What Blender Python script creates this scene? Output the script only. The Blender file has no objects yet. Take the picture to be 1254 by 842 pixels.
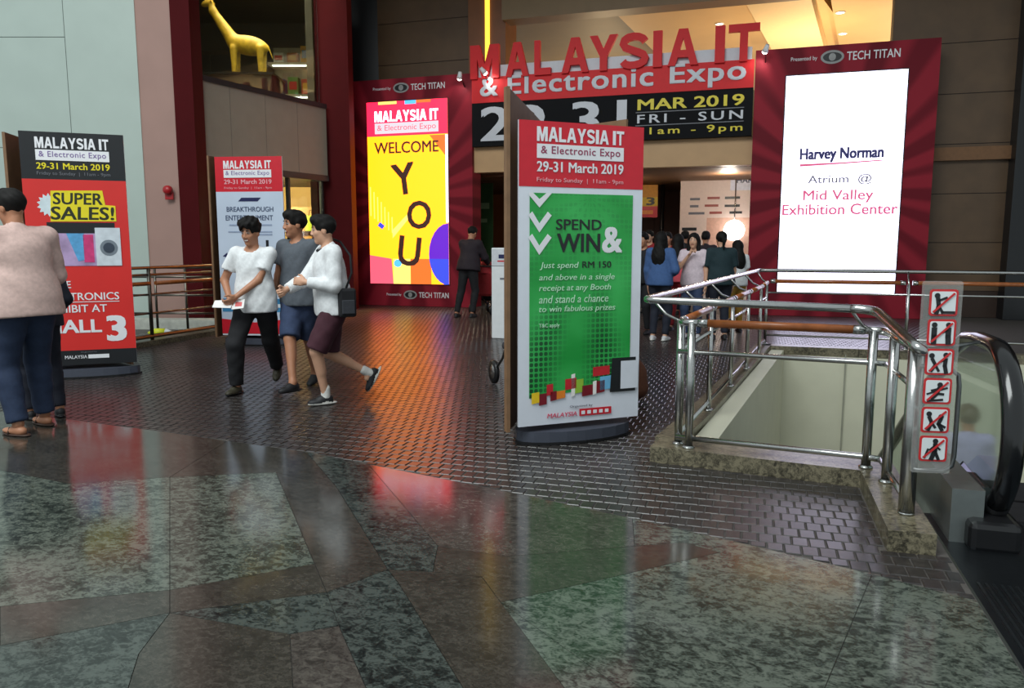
import bpy, bmesh, math, random
import numpy as np
from mathutils import Vector, Matrix, Quaternion

# ------------------------------------------------------------------ camera, world, lights, exposure
SC = bpy.context.scene
COL = SC.collection
FPX, CAMH = 940.0, 1.42
PITCH, YAW = math.atan(121 / FPX), math.radians(17.3)
cam_data = bpy.data.cameras.new('camera')
cam_data.sensor_width = 36.0
cam_data.lens = 36.0 * FPX / 1254.0
cam_data.clip_start, cam_data.clip_end = 0.05, 200
cam = bpy.data.objects.new('camera', cam_data)
cam.location = (0, 0, CAMH)
cam.rotation_euler = (math.pi / 2 - PITCH, 0, YAW)
COL.objects.link(cam)
SC.camera = cam

world = bpy.data.worlds.new('world')
SC.world = world
world.use_nodes = True
bg = world.node_tree.nodes['Background']
bg.inputs['Color'].default_value = (0.86, 0.97, 1.0, 1)
bg.inputs['Strength'].default_value = 0.62

def area_light(name, loc, rot, size, power, color, size_y=None):
    d = bpy.data.lights.new(name, 'AREA')
    d.energy, d.color, d.size = power, color, size
    if size_y:
        d.shape = 'RECTANGLE'; d.size_y = size_y
    o = bpy.data.objects.new(name, d)
    o.location, o.rotation_euler = loc, rot
    COL.objects.link(o)
    return o
# the atrium skylight, high above and behind the photographer
area_light('atrium_skylight', (-5.0, -2.5, 12.0), (math.radians(28), 0, math.radians(10)), 9, 1900, (0.94, 1.0, 0.99), 7)

SC.view_settings.view_transform = 'Standard'
SC.view_settings.look = 'None'
SC.view_settings.gamma = 1.0
SC.view_settings.use_curve_mapping = False
SC.view_settings.exposure = -0.08

# ------------------------------------------------------------------ helpers
random.seed(7)
rng = np.random.RandomState(3)
_cp, _sp = math.cos(PITCH), math.sin(PITCH)
FW = Vector((-math.sin(YAW) * _cp, math.cos(YAW) * _cp, -_sp))
RT = Vector((math.cos(YAW), math.sin(YAW), 0))
UP = RT.cross(FW)
def G(u, v, z=0.0):            # where the sight line of a measured pixel meets height z
    d = FW + RT * ((u - 627) / FPX) - UP * ((v - 421) / FPX)
    t = (z - CAMH) / d.z
    return Vector((0, 0, CAMH)) + d * t
def GY(u, v, y):               # ... meets the plane Y = y
    d = FW + RT * ((u - 627) / FPX) - UP * ((v - 421) / FPX)
    return Vector((0, 0, CAMH)) + d * (y / d.y)
def GD(u, v, dep):             # ... at a depth along the viewing axis
    return Vector((0, 0, CAMH)) + (FW + RT * ((u - 627) / FPX) - UP * ((v - 421) / FPX)) * dep

def lin(r, g, b):
    f = lambda c: (c / 255 / 12.92) if c <= 10 else ((c / 255 + 0.055) / 1.055) ** 2.4
    return (f(r), f(g), f(b))

MATS = {}
def M(name, rgb, rough=0.5, metal=0.0, var=0.10, scale=14.0, bump=0.0, emis=0.0, spec=0.5, alpha=None, trans=0.0):
    """procedural principled material: colour wandering with a noise, optional fine relief, emission or transmission"""
    if name in MATS:
        return MATS[name]
    m = bpy.data.materials.new(name)
    m.use_nodes = True
    nt = m.node_tree
    p = nt.nodes['Principled BSDF']
    c = lin(*rgb)
    p.inputs['Roughness'].default_value = rough
    p.inputs['Metallic'].default_value = metal
    p.inputs['Specular IOR Level'].default_value = spec
    p.inputs['Base Color'].default_value = (*c, 1)
    if trans:
        p.inputs['Transmission Weight'].default_value = trans
    if alpha is not None:
        p.inputs['Alpha'].default_value = alpha
    if emis:
        p.inputs['Emission Color'].default_value = (*c, 1)
        p.inputs['Emission Strength'].default_value = emis
        p.inputs['Base Color'].default_value = (*[x * 0.1 for x in c], 1)
    elif var or bump:
        tc = nt.nodes.new('ShaderNodeTexCoord')
        nz = nt.nodes.new('ShaderNodeTexNoise')
        nz.inputs['Scale'].default_value = scale
        nz.inputs['Detail'].default_value = 4
        nt.links.new(tc.outputs['Object'], nz.inputs['Vector'])
        if var:
            r = nt.nodes.new('ShaderNodeValToRGB')
            r.color_ramp.elements[0].position = 0.3
            r.color_ramp.elements[1].position = 0.7
            r.color_ramp.elements[0].color = (*[x * (1 - var) for x in c], 1)
            r.color_ramp.elements[1].color = (*[min(1, x * (1 + var)) for x in c], 1)
            nt.links.new(nz.outputs['Fac'], r.inputs['Fac'])
            nt.links.new(r.outputs['Color'], p.inputs['Base Color'])
        if bump:
            b = nt.nodes.new('ShaderNodeBump')
            b.inputs['Strength'].default_value = bump
            b.inputs['Distance'].default_value = 0.01
            nt.links.new(nz.outputs['Fac'], b.inputs['Height'])
            nt.links.new(b.outputs['Normal'], p.inputs['Normal'])
    MATS[name] = m
    return m

def led(name, rgb_lin, strength):
    """a lit screen colour, as linear light"""
    if name in MATS: return MATS[name]
    m = bpy.data.materials.new(name); m.use_nodes = True
    p = m.node_tree.nodes['Principled BSDF']
    p.inputs['Base Color'].default_value = (0.02, 0.02, 0.02, 1)
    p.inputs['Roughness'].default_value = 0.4
    p.inputs['Emission Color'].default_value = (*rgb_lin, 1)
    p.inputs['Emission Strength'].default_value = strength
    MATS[name] = m
    return m

def link(o, parent=None):
    COL.objects.link(o)
    if parent is not None:
        o.parent = parent
    return o
def obj(name, bm, mat, parent=None, smooth=False):
    if isinstance(bm, bmesh.types.BMesh):
        me = bpy.data.meshes.new(name)
        bmesh.ops.recalc_face_normals(bm, faces=bm.faces)
        bm.to_mesh(me); bm.free()
    else:
        me = bm
    if mat is not None and len(me.materials) == 0:
        me.materials.append(mat)
    if smooth:
        me.polygons.foreach_set('use_smooth', [True] * len(me.polygons))
    return link(bpy.data.objects.new(name, me), parent)
def tag(o, label=None, cat=None, group=None, kind=None):
    if label: o['label'] = label
    if cat: o['category'] = cat
    if group: o['group'] = group
    if kind: o['kind'] = kind
    return o
def thing(name, label, cat, loc=(0, 0, 0), rz=0.0, group=None, kind=None):
    o = bpy.data.objects.new(name, None)
    o.empty_display_size = 0.1
    o.location = loc; o.rotation_euler = (0, 0, rz)
    COL.objects.link(o)
    return tag(o, label, cat, group, kind)

def nb(): return bmesh.new()
def add_box(bm, x0, x1, y0, y1, z0, z1, bevel=0.0, mtx=None):
    r = bmesh.ops.create_cube(bm, size=1.0)
    vs = r['verts']
    for v in vs:
        v.co = Vector(((x0 + x1) / 2 + v.co.x * (x1 - x0), (y0 + y1) / 2 + v.co.y * (y1 - y0), (z0 + z1) / 2 + v.co.z * (z1 - z0)))
    if bevel:
        es = list({e for v in vs for e in v.link_edges})
        rb = bmesh.ops.bevel(bm, geom=es, offset=bevel, segments=2, affect='EDGES', profile=0.5)
        vs = list({v for f in rb['faces'] for v in f.verts} | {v for v in vs if v.is_valid})
    if mtx is not None:
        for v in vs: v.co = mtx @ v.co
    return vs
def box(name, mat, parent, x0, x1, y0, y1, z0, z1, bevel=0.0, mtx=None):
    bm = nb(); add_box(bm, x0, x1, y0, y1, z0, z1, bevel, mtx)
    return obj(name, bm, mat, parent)
def add_tube(bm, pts, r, seg=10, caps=True, closed=False):
    pts = [Vector(p) for p in pts]
    n = len(pts)
    rr = r if isinstance(r, (list, tuple)) else [r] * n
    tans = []
    for i in range(n):
        a = pts[(i - 1) % n] if (closed or i > 0) else pts[i]
        b = pts[(i + 1) % n] if (closed or i < n - 1) else pts[i]
        tans.append((b - a).normalized())
    t0 = tans[0]
    nrm = t0.orthogonal().normalized()
    rings = []
    prev = t0
    for i in range(n):
        q = prev.rotation_difference(tans[i])
        nrm = (q @ nrm).normalized()
        prev = tans[i]
        bi = tans[i].cross(nrm).normalized()
        ring = [bm.verts.new(pts[i] + (nrm * math.cos(2 * math.pi * k / seg) + bi * math.sin(2 * math.pi * k / seg)) * rr[i]) for k in range(seg)]
        rings.append(ring)
    m = n if closed else n - 1
    for i in range(m):
        A, B = rings[i], rings[(i + 1) % n]
        for k in range(seg):
            bm.faces.new((A[k], A[(k + 1) % seg], B[(k + 1) % seg], B[k]))
    if caps and not closed:
        bm.faces.new(list(reversed(rings[0]))); bm.faces.new(rings[-1])
def tube(name, mat, parent, pts, r, seg=10, closed=False):
    bm = nb(); add_tube(bm, pts, r, seg, True, closed)
    o = obj(name, bm, mat, parent)
    o.data.polygons.foreach_set('use_smooth', [len(p.vertices) == 4 for p in o.data.polygons])
    return o
def add_lathe(bm, prof, seg=20, mtx=None):
    rings = []
    for (r, z) in prof:
        if r < 1e-6:
            rings.append([bm.verts.new(Vector((0, 0, z)))])
        else:
            rings.append([bm.verts.new(Vector((r * math.cos(2 * math.pi * k / seg), r * math.sin(2 * math.pi * k / seg), z))) for k in range(seg)])
    for A, B in zip(rings[:-1], rings[1:]):
        for k in range(seg):
            a, b = A[k % len(A)], A[(k + 1) % len(A)]
            c, d = B[(k + 1) % len(B)], B[k % len(B)]
            vs = []
            for v in (a, b, c, d):
                if v not in vs: vs.append(v)
            if len(vs) >= 3: bm.faces.new(vs)
    if mtx is not None:
        for R in rings:
            for v in R: v.co = mtx @ v.co
def lathe(name, mat, parent, prof, seg=20, mtx=None, smooth=True):
    bm = nb(); add_lathe(bm, prof, seg, mtx)
    return obj(name, bm, mat, parent, smooth)
def add_prism(bm, poly, z0, z1, mtx=None):
    """polygon in the XY plane raised from z0 to z1"""
    lo = [bm.verts.new((p[0], p[1], z0)) for p in poly]
    hi = [bm.verts.new((p[0], p[1], z1)) for p in poly]
    n = len(poly)
    f1 = bm.faces.new(hi); f0 = bm.faces.new(list(reversed(lo)))
    f1.normal_update(); f0.normal_update()
    for i in range(n):
        bm.faces.new((lo[i], lo[(i + 1) % n], hi[(i + 1) % n], hi[i]))
    if n > 4:
        bmesh.ops.triangulate(bm, faces=[f1, f0])
    if mtx is not None:
        for v in lo + hi: v.co = mtx @ v.co
def prism(name, mat, parent, poly, z0, z1, mtx=None):
    bm = nb(); add_prism(bm, poly, z0, z1, mtx)
    return obj(name, bm, mat, parent)
UPRIGHT = Matrix(((1, 0, 0, 0), (0, 0, -1, 0), (0, 1, 0, 0), (0, 0, 0, 1)))   # XY drawing -> XZ plane, raised towards -Y
def flat(name, mat, parent, poly, layer=1, base=0.0, step=0.0022):
    """a flat printed or cut shape on the -Y face of a board: poly in board (x, z)"""
    y = base + layer * step
    return prism(name, mat, parent, poly, y - step * 0.9, y, UPRIGHT)
def rect(x0, x1, z0, z1): return [(x0, z0), (x1, z0), (x1, z1), (x0, z1)]
def rrect(x0, x1, z0, z1, r, n=4):
    pts = []
    for cx, cz, a0 in ((x1 - r, z1 - r, 0), (x0 + r, z1 - r, 90), (x0 + r, z0 + r, 180), (x1 - r, z0 + r, 270)):
        for k in range(n + 1):
            a = math.radians(a0 + 90 * k / n)
            pts.append((cx + r * math.cos(a), cz + r * math.sin(a)))
    return pts
def disc(cx, cz, rx, rz=None, n=24):
    rz = rz or rx
    return [(cx + rx * math.cos(2 * math.pi * k / n), cz + rz * math.sin(2 * math.pi * k / n)) for k in range(n)]

def text_mesh(s, bold=0.0, shear=0.0, depth=0.01, res=3, space=1.0):
    cu = bpy.data.curves.new('lettering', 'FONT')
    cu.body = s; cu.size = 1.0; cu.resolution_u = res
    cu.offset = bold; cu.shear = shear; cu.extrude = depth / 2
    cu.space_character = space
    o = bpy.data.objects.new('lettering', cu)
    COL.objects.link(o)
    dg = bpy.context.evaluated_depsgraph_get()
    dg.update()
    me = bpy.data.meshes.new_from_object(o.evaluated_get(dg))
    bpy.data.objects.remove(o); bpy.data.curves.remove(cu)
    return me
def block_polys():
    """heavy outlines, one polygon each, for the letters of the expo title"""
    D = {}
    D['M'] = [(0, 0), (.24, 0), (.24, .60), (.41, 0), (.59, 0), (.76, .60), (.76, 0), (1, 0), (1, 1), (.68, 1), (.5, .42), (.32, 1), (0, 1)]
    D['A'] = [(0, 0), (.25, 0), (.33, .22), (.5, .22), (.5, .42), (.40, .42), (.5, .74), (.60, .42), (.5001, .42), (.5001, .22), (.67, .22), (.75, 0), (1, 0), (.65, 1), (.35, 1)]
    D['L'] = [(0, 0), (1, 0), (1, .2), (.34, .2), (.34, 1), (0, 1)]
    D['Y'] = [(.37, 0), (.63, 0), (.63, .4), (1, 1), (.72, 1), (.5, .62), (.28, 1), (0, 1), (.37, .4)]
    D['I'] = [(0, 0), (1, 0), (1, 1), (0, 1)]
    D['T'] = [(.37, 0), (.63, 0), (.63, .8), (1, .8), (1, 1), (0, 1), (0, .8), (.37, .8)]
    c = [(.13, .22), (.2, .14), (.35, .1), (.52, .1), (.7, .13), (.84, .2), (.87, .29), (.82, .38), (.65, .45), (.4, .53), (.2, .6), (.13, .71), (.17, .81), (.3, .88), (.48, .9), (.66, .88), (.8, .82), (.86, .75)]
    L_, R_ = [], []
    for i, p in enumerate(c):
        a = Vector(c[max(0, i - 1)]); b = Vector(c[min(len(c) - 1, i + 1)]); d = (b - a).normalized(); n = Vector((-d.y * 1.25, d.x * .98)) * .105
        L_.append(tuple(Vector(p) + n)); R_.append(tuple(Vector(p) - n))
    D['S'] = R_ + list(reversed(L_))
    return D
BLOCK = block_polys()
BW = dict(M=1.15, A=1.05, L=.78, Y=1.0, I=.34, T=.86, S=.92)
def title(mat, parent, x0, x1, z0, z1, layer, base=0.0, step=0.0022, name='title_letter'):
    """MALAYSIA IT in heavy capitals, each letter a piece of its own"""
    s = 'MALAYSIA IT'; gap = .10
    tot = sum((BW[c] if c != ' ' else .28) + gap for c in s) - gap
    x = 0.0; k = (x1 - x0) / tot
    for c in s:
        w = BW[c] if c != ' ' else .28
        if c != ' ':
            flat(name, mat, parent, [(x0 + (x + px * w) * k, z0 + pz * (z1 - z0)) for px, pz in BLOCK[c]], layer, base, step)
        x += w + gap
def split_letters(o):
    """one object per character of a lettering object"""
    bm = bmesh.new(); bm.from_mesh(o.data); bm.faces.ensure_lookup_table()
    seen, isl = set(), []
    for f in bm.faces:
        if f.index in seen: continue
        st, cur = [f], []
        seen.add(f.index)
        while st:
            q = st.pop(); cur.append(q)
            for v in q.verts:
                for g in v.link_faces:
                    if g.index not in seen: seen.add(g.index); st.append(g)
        xs = [v.co.x for q in cur for v in q.verts]
        isl.append([min(xs), max(xs), cur])
    isl.sort(key=lambda i: i[0]); grp = []
    for a, b, fs in isl:
        for g in grp:
            ov = min(b, g[1]) - max(a, g[0])
            if ov > 0.6 * min(b - a, g[1] - g[0]): g[0] = min(a, g[0]); g[1] = max(b, g[1]); g[2] += fs; break
        else: grp.append([a, b, list(fs)])
    mat, par, nm_ = o.data.materials[0], o.parent, 'letter'
    for a, b, fs in grp:
        vm, vs, fcs = {}, [], []
        for f in fs:
            ix = []
            for v in f.verts:
                if v.index not in vm: vm[v.index] = len(vs); vs.append(tuple(v.co))
                ix.append(vm[v.index])
            fcs.append(ix)
        me = bpy.data.meshes.new(nm_); me.from_pydata(vs, [], fcs); me.materials.append(mat)
        link(bpy.data.objects.new(nm_, me), par)
    bm.free(); bpy.data.objects.remove(o)
def lettering(s, mat, parent, x0, x1, z0, z1, layer=2, bold=0.018, shear=0.0, base=0.0, step=0.0022, name='lettering', thick=None, space=1.0, split=None):
    """text stretched to fill a box on the -Y face of a board"""
    me = text_mesh(s, 0.0, shear, 0.02, space=space)
    if bold:                      # heavier weight: the outline stepped a little to each side
        bm = bmesh.new(); bm.from_mesh(me)
        geom = bm.verts[:] + bm.edges[:] + bm.faces[:]
        base_v = bm.verts[:]
        for iq, (dx, dy) in enumerate(((2, 0), (2, 2), (0, 2))):
            r = bmesh.ops.duplicate(bm, geom=geom)
            for v in r['geom']:
                if isinstance(v, bmesh.types.BMVert): v.co += Vector((dx * bold, dy * bold * .6, 0.006 * (iq + 1)))
        bm.to_mesh(me); bm.free()
    n = len(me.vertices)
    co = np.empty(n * 3, 'f'); me.vertices.foreach_get('co', co); co = co.reshape(-1, 3)
    lo, hi = co.min(0), co.max(0)
    y = base + layer * step
    th = thick or step * 0.9
    out = np.empty_like(co)
    out[:, 0] = x0 + (co[:, 0] - lo[0]) / max(hi[0] - lo[0], 1e-6) * (x1 - x0)
    out[:, 2] = z0 + (co[:, 1] - lo[1]) / max(hi[1] - lo[1], 1e-6) * (z1 - z0)
    out[:, 1] = -(y - th + (co[:, 2] - lo[2]) / max(hi[2] - lo[2], 1e-6) * th)
    me.vertices.foreach_set('co', out.ravel())
    me.materials.clear(); me.materials.append(mat)
    me.update()
    me.name = name
    o = link(bpy.data.objects.new(name, me), parent)
    if split is None: split = (z1 - z0) > 0.055 and len(s) > 1
    if split: split_letters(o); return None
    if len(s) > 1: o['kind'] = 'stuff'
    return o
def copy_obj(o, parent=None):
    c = o.copy(); COL.objects.link(c); c.parent = parent
    return c

# ------------------------------------------------------------------ materials
def granite(name, dark, mid, light, s=9.0, rough=0.2, contrast=0.5):
    m = bpy.data.materials.new(name); m.use_nodes = True
    nt = m.node_tree; p = nt.nodes['Principled BSDF']
    g = nt.nodes.new('ShaderNodeNewGeometry')
    mp = nt.nodes.new('ShaderNodeMapping'); mp.inputs['Rotation'].default_value = (0, 0, 0.5); mp.inputs['Scale'].default_value = (1, 1.35, 1)
    n1 = nt.nodes.new('ShaderNodeTexNoise'); n1.inputs['Scale'].default_value = s * 1.5; n1.inputs['Detail'].default_value = 6; n1.inputs['Roughness'].default_value = 0.68; n1.inputs['Distortion'].default_value = 0.8
    n2 = nt.nodes.new('ShaderNodeTexNoise'); n2.inputs['Scale'].default_value = s * 0.22; n2.inputs['Detail'].default_value = 3
    v = nt.nodes.new('ShaderNodeTexVoronoi'); v.inputs['Scale'].default_value = s * 6
    a1 = nt.nodes.new('ShaderNodeMath'); a1.operation = 'MULTIPLY_ADD'; a1.inputs[1].default_value = 0.35
    a2 = nt.nodes.new('ShaderNodeMath'); a2.operation = 'MULTIPLY_ADD'; a2.inputs[1].default_value = 0.16
    r = nt.nodes.new('ShaderNodeValToRGB'); e = r.color_ramp.elements
    e[0].position = 0.60; e[0].color = (*lin(*dark), 1)
    e[1].position = 0.60 + contrast * 0.45; e[1].color = (*lin(*light), 1)
    k = e.new(0.60 + contrast * 0.2); k.color = (*lin(*mid), 1)
    L = nt.links.new
    L(g.outputs['Position'], mp.inputs['Vector'])
    for n in (n1, n2, v): L(mp.outputs['Vector'], n.inputs['Vector'])
    L(n2.outputs['Fac'], a1.inputs[0]); L(n1.outputs['Fac'], a1.inputs[2])
    L(v.outputs['Distance'], a2.inputs[0]); L(a1.outputs['Value'], a2.inputs[2])
    L(a2.outputs['Value'], r.inputs['Fac']); L(r.outputs['Color'], p.inputs['Base Color'])
    p.inputs['Roughness'].default_value = rough
    p.inputs['Specular IOR Level'].default_value = 0.6
    MATS[name] = m
    return m
GR_LIGHT = granite('granite_green_grey', (36, 40, 36), (60, 66, 60), (96, 102, 93), 13, 0.12, 0.55)
GR_DARK = granite('granite_dark_green', (25, 28, 28), (43, 48, 46), (74, 80, 76), 13, 0.12, 0.55)
GR_BROWN = granite('granite_brown_band', (44, 42, 38), (58, 55, 50), (76, 72, 66), 20, 0.13, 0.8)
GR_PINK = granite('granite_rose_grey', (50, 46, 43), (68, 63, 59), (90, 85, 79), 16, 0.11, 0.8)
GR_KERB = granite('granite_speckled_kerb', (48, 44, 34), (88, 82, 66), (128, 120, 98), 22, 0.35, 0.6)
COB = granite('cobble_stone', (34, 31, 31), (46, 42, 41), (62, 57, 55), 7, 0.29, 0.9)
MORTAR = M('mortar', (80, 76, 72), 0.6, var=0.2, scale=30)
STEEL = M('brushed_steel', (190, 190, 188), 0.22, 1.0, var=0.06, scale=60)
STEEL_D = M('dull_steel', (120, 122, 122), 0.38, 1.0, var=0.08, scale=40)
WOOD = M('varnished_wood', (150, 84, 40), 0.28, var=0.22, scale=18)
PLY = M('plywood_brown', (128, 96, 68), 0.6, var=0.14, scale=9)
PLY_D = M('plywood_dark', (88, 62, 42), 0.6, var=0.2, scale=9)
WHITE = M('white_paint', (226, 228, 230), 0.5, var=0.03)
INK_W = M('white_ink', (232, 232, 236), 0.45, var=0.02)
INK_B = M('black_ink', (24, 26, 30), 0.4, var=0.1)
INK_R = M('red_ink', (206, 28, 46), 0.4, var=0.04)
INK_Y = M('yellow_ink', (232, 214, 30), 0.45, var=0.04)
INK_G = M('grey_ink', (110, 112, 120), 0.45)
PRINT_W = M('white_print_film', (222, 226, 236), 0.4, var=0.02)
BLACK = M('black_rubber', (22, 22, 24), 0.35, var=0.1)
CHAR = M('charcoal_plastic', (66, 70, 82), 0.5, var=0.06)
GLASS = M('clear_glass', (225, 240, 235), 0.03, var=0, trans=1.0, spec=0.5)
CREAM = M('cream_plaster', (206, 204, 182), 0.6, var=0.04, scale=3)
DKRED = M('dark_red_cladding', (72, 12, 16), 0.7, var=0.08, scale=3, spec=0.1)
PANELB = M('brown_timber_panel', (92, 70, 48), 0.5, var=0.16, scale=2.5)
DKBR = M('dark_brown', (52, 34, 24), 0.55, var=0.12)
NEARBLACK = M('near_black_panel', (22, 24, 27), 0.4, var=0.1)
# ------------------------------------------------------------------ the ground
# kerb corners and the edges of the escalator well, in metres
WELL_FL, WELL_FR = Vector((-0.60, 5.00)), Vector((0.66, 4.82))
WELL_BL = Vector((0.10, 10.85))
LAND_X0, LAND_X1 = 0.93, 2.72
def v2(p): return (p[0], p[1])
floor_poly = [(-16, -4), (LAND_X0 - 0.01, -4), (LAND_X0 - 0.01, 4.86), (0.66, 4.90), (-0.42, 5.10), (0.28, 10.70), (5.2, 10.60), (5.2, 24), (-16, 24)]
bm = nb()
top = bm.faces.new([bm.verts.new((x, y, -0.007)) for x, y in floor_poly])
top.normal_update()
bmesh.ops.triangulate(bm, faces=[top])
FLOOR = tag(obj('floor', bm, MORTAR), 'dark stone floor of granite slabs and small cobbles', None, None, 'structure')

# edge between granite and cobbles, a gentle sweep
EDGE = [(-12.0, 5.15), (-7.0, 4.95), (-4.24, 4.70), (-2.9, 4.52), (-2.35, 4.38), (-1.4, 4.14), (-0.55, 3.89), (0.08, 3.68), (0.55, 3.51), (LAND_X0 - 0.015, 3.36)]
def edge_y(x):
    for (a, ya), (b, yb) in zip(EDGE[:-1], EDGE[1:]):
        if a <= x <= b: return ya + (yb - ya) * (x - a) / (b - a)
    return 3.3
def gp(*px): return [v2(G(u, v)) for u, v in px]
def shrink(poly, d=0.0015):
    c = Vector((sum(p[0] for p in poly) / len(poly), sum(p[1] for p in poly) / len(poly)))
    out = []
    n = len(poly)
    area = sum(poly[i][0] * poly[(i + 1) % n][1] - poly[(i + 1) % n][0] * poly[i][1] for i in range(n))
    sgn = 1 if area > 0 else -1
    for i in range(n):
        a, b, c2 = Vector(poly[i - 1]), Vector(poly[i]), Vector(poly[(i + 1) % n])
        e1, e2 = (b - a).normalized(), (c2 - b).normalized()
        n1 = Vector((-e1.y, e1.x)) * sgn; n2 = Vector((-e2.y, e2.x)) * sgn
        m = (n1 + n2)
        if m.length < 1e-4: m = n1.copy()
        m.normalize()
        k = d / max(0.35, m.dot(n1))
        out.append(tuple(b + m * k))
    return out
def slab(poly, mat, lift=0.0):
    poly = shrink(poly)
    bm = nb()
    add_prism(bm, poly, -0.012, 0.0 + lift)
    return obj('granite_slab', bm, mat, FLOOR)
e = EDGE
# band nearest the cobbles, in three lengths
A = gp((0, 600), (84, 592), (208, 584), (338, 578))
band_right = v2(G(418, 566))
slab([(-12, 5.15), (-7, 4.95), (-5.2, 4.80), (-4.9, 3.62), (-12, 3.8)], GR_BROWN)
slab([(-5.2, 4.80), (-4.24, 4.70), (-3.62, 4.615), A[2], A[1], (-4.9, 3.62)], GR_BROWN)
slab([(-3.62, 4.615), (-2.9, 4.52), v2(G(412, 596)), A[3], A[2]], GR_BROWN)
# diagonal band: above and below the crossing
P1, P2, P3, P4 = gp((338, 578), (412, 596), (475, 697), (400, 725))
slab([P1, P2, P3, P4], GR_BROWN)
Q1, Q2, Q3, Q4 = gp((489, 715), (590, 706), (780, 960), (640, 960))
slab([Q1, Q2, Q3, Q4], GR_BROWN)
# slab between the band and the rose triangle
T0, T1, T2 = gp((452, 571), (536, 668), (530, 700))
slab([(-2.9, 4.52), (-2.35, 4.38), T1, T2, P3, P2], GR_DARK)
# rose triangle
R2, R3 = gp((777, 668), (620, 681))
slab([(-2.35, 4.38), (-1.4, 4.14), (-0.55, 3.89), R2, R3, T1], GR_PINK)
# crossing band to the right
S1, S2, S3 = gp((882, 676), (768, 702), (613, 737))
slab([T1, R3, R2, v2(G(838, 664)), S1, S2, S3, Q2, T2], GR_BROWN)
slab([(-0.55, 3.89), (-0.2, 3.775), S1, v2(G(838, 664)), R2], GR_LIGHT)
slab([P3, T2, Q2, Q1], GR_BROWN)
# crossing band to the left
L1, L2, L3, L4 = gp((0, 742), (208, 722), (385, 690), (400, 725))
L5, L6 = gp((208, 750), (0, 790))
slab([L1, L2, L5, L6], GR_BROWN)
slab([L2, L3, L4, L5], GR_BROWN)
LL1, LL2 = gp((-260, 765), (-260, 815))
slab([LL1, L1, L6, LL2], GR_BROWN)
# light slabs on the left
slab([A[1], A[2], L2, L1, v2(G(-60, 745)), (-4.9, 3.62)], GR_LIGHT)
slab([A[2], A[3], P1, L3, L2], GR_LIGHT) if False else slab([A[2], P1, L3, L2], GR_LIGHT)
slab([(-4.9, 3.62), v2(G(-60, 745)), LL1, (-9, 2.2), (-9, 3.72)], GR_LIGHT)
# foreground slabs
F1, F2, F3, F4, F5 = gp((415, 766), (355, 776), (366, 960), (500, 960), (210, 788))
slab([L4, P3, Q1, Q4, F4, F1], GR_DARK)
slab([F1, F4, F3, F2], GR_PINK)
slab([L5, L4, F1, F2], GR_DARK)
slab([L5, F2, F3, v2(G(120, 960)), v2(G(170, 800))], GR_BROWN)
slab([L6, L5, v2(G(170, 800)), v2(G(120, 960)), v2(G(-260, 960)), LL2], GR_DARK)
# big light slabs on the right
slab([S1, (-0.2, 3.775), (0.08, 3.68), (0.55, 3.51), v2(G(1010, 842)), v2(G(760, 842)), S3, S2], GR_LIGHT)
slab([(0.55, 3.51), (LAND_X0 - 0.015, 3.36), (LAND_X0 - 0.015, 1.6), v2(G(1090, 960)), v2(G(1010, 842))], GR_LIGHT)
slab([S3, v2(G(760, 842)), v2(G(1010, 842)), v2(G(1090, 960)), Q3], GR_LIGHT)
# rest of the plaza, behind the photographer
yb = Q3[1]
bm = nb(); add_prism(bm, [(-16, -4), (LAND_X0 - 0.02, -4), (LAND_X0 - 0.02, 1.55), (-0.45, 1.55), (-2.2, 1.2), (-6, 1.5), (-16, 2.0)], -0.012, -0.001)
obj('granite_slab', bm, GR_LIGHT, FLOOR)

# cobbles: one mesh shared by the 300 that show largest, the rest as one field
def cobble_geo(hx, hy):
    b = 0.004
    lo, hi = -0.012, 0.0
    v = [(-hx, -hy, lo), (hx, -hy, lo), (hx, hy, lo), (-hx, hy, lo),
         (-hx + 0.0, -hy + 0.0, hi - b), (hx, -hy, hi - b), (hx, hy, hi - b), (-hx, hy, hi - b),
         (-hx + b, -hy + b, hi), (hx - b, -hy + b, hi), (hx - b, hy - b, hi), (-hx + b, hy - b, hi)]
    f = [(8, 9, 10, 11)]
    for i in range(4):
        j = (i + 1) % 4
        f += [(i, j, 4 + j, 4 + i), (4 + i, 4 + j, 8 + j, 8 + i)]
    return v, f
CX, CY = 0.078, 0.112
def in_well_old(x, y):
    # inside the kerbed well, its kerb or the escalator landing
    if x > LAND_X0 - 0.05 and y < 10.9: return True
    if x > 0.62 and 3.80 < y < 5.0: return True
    fy = WELL_FL.y + (x - WELL_FL.x) * (WELL_FR.y - WELL_FL.y) / (WELL_FR.x - WELL_FL.x)
    lx = WELL_FL.x + (y - 5.0) * (WELL_BL.x - WELL_FL.x) / (WELL_BL.y - 5.0)
    return x > lx - 0.04 and y > fy - 0.06 and y < 10.95
spots = []
ny = int((16.45 - 3.2) / CY)
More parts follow.
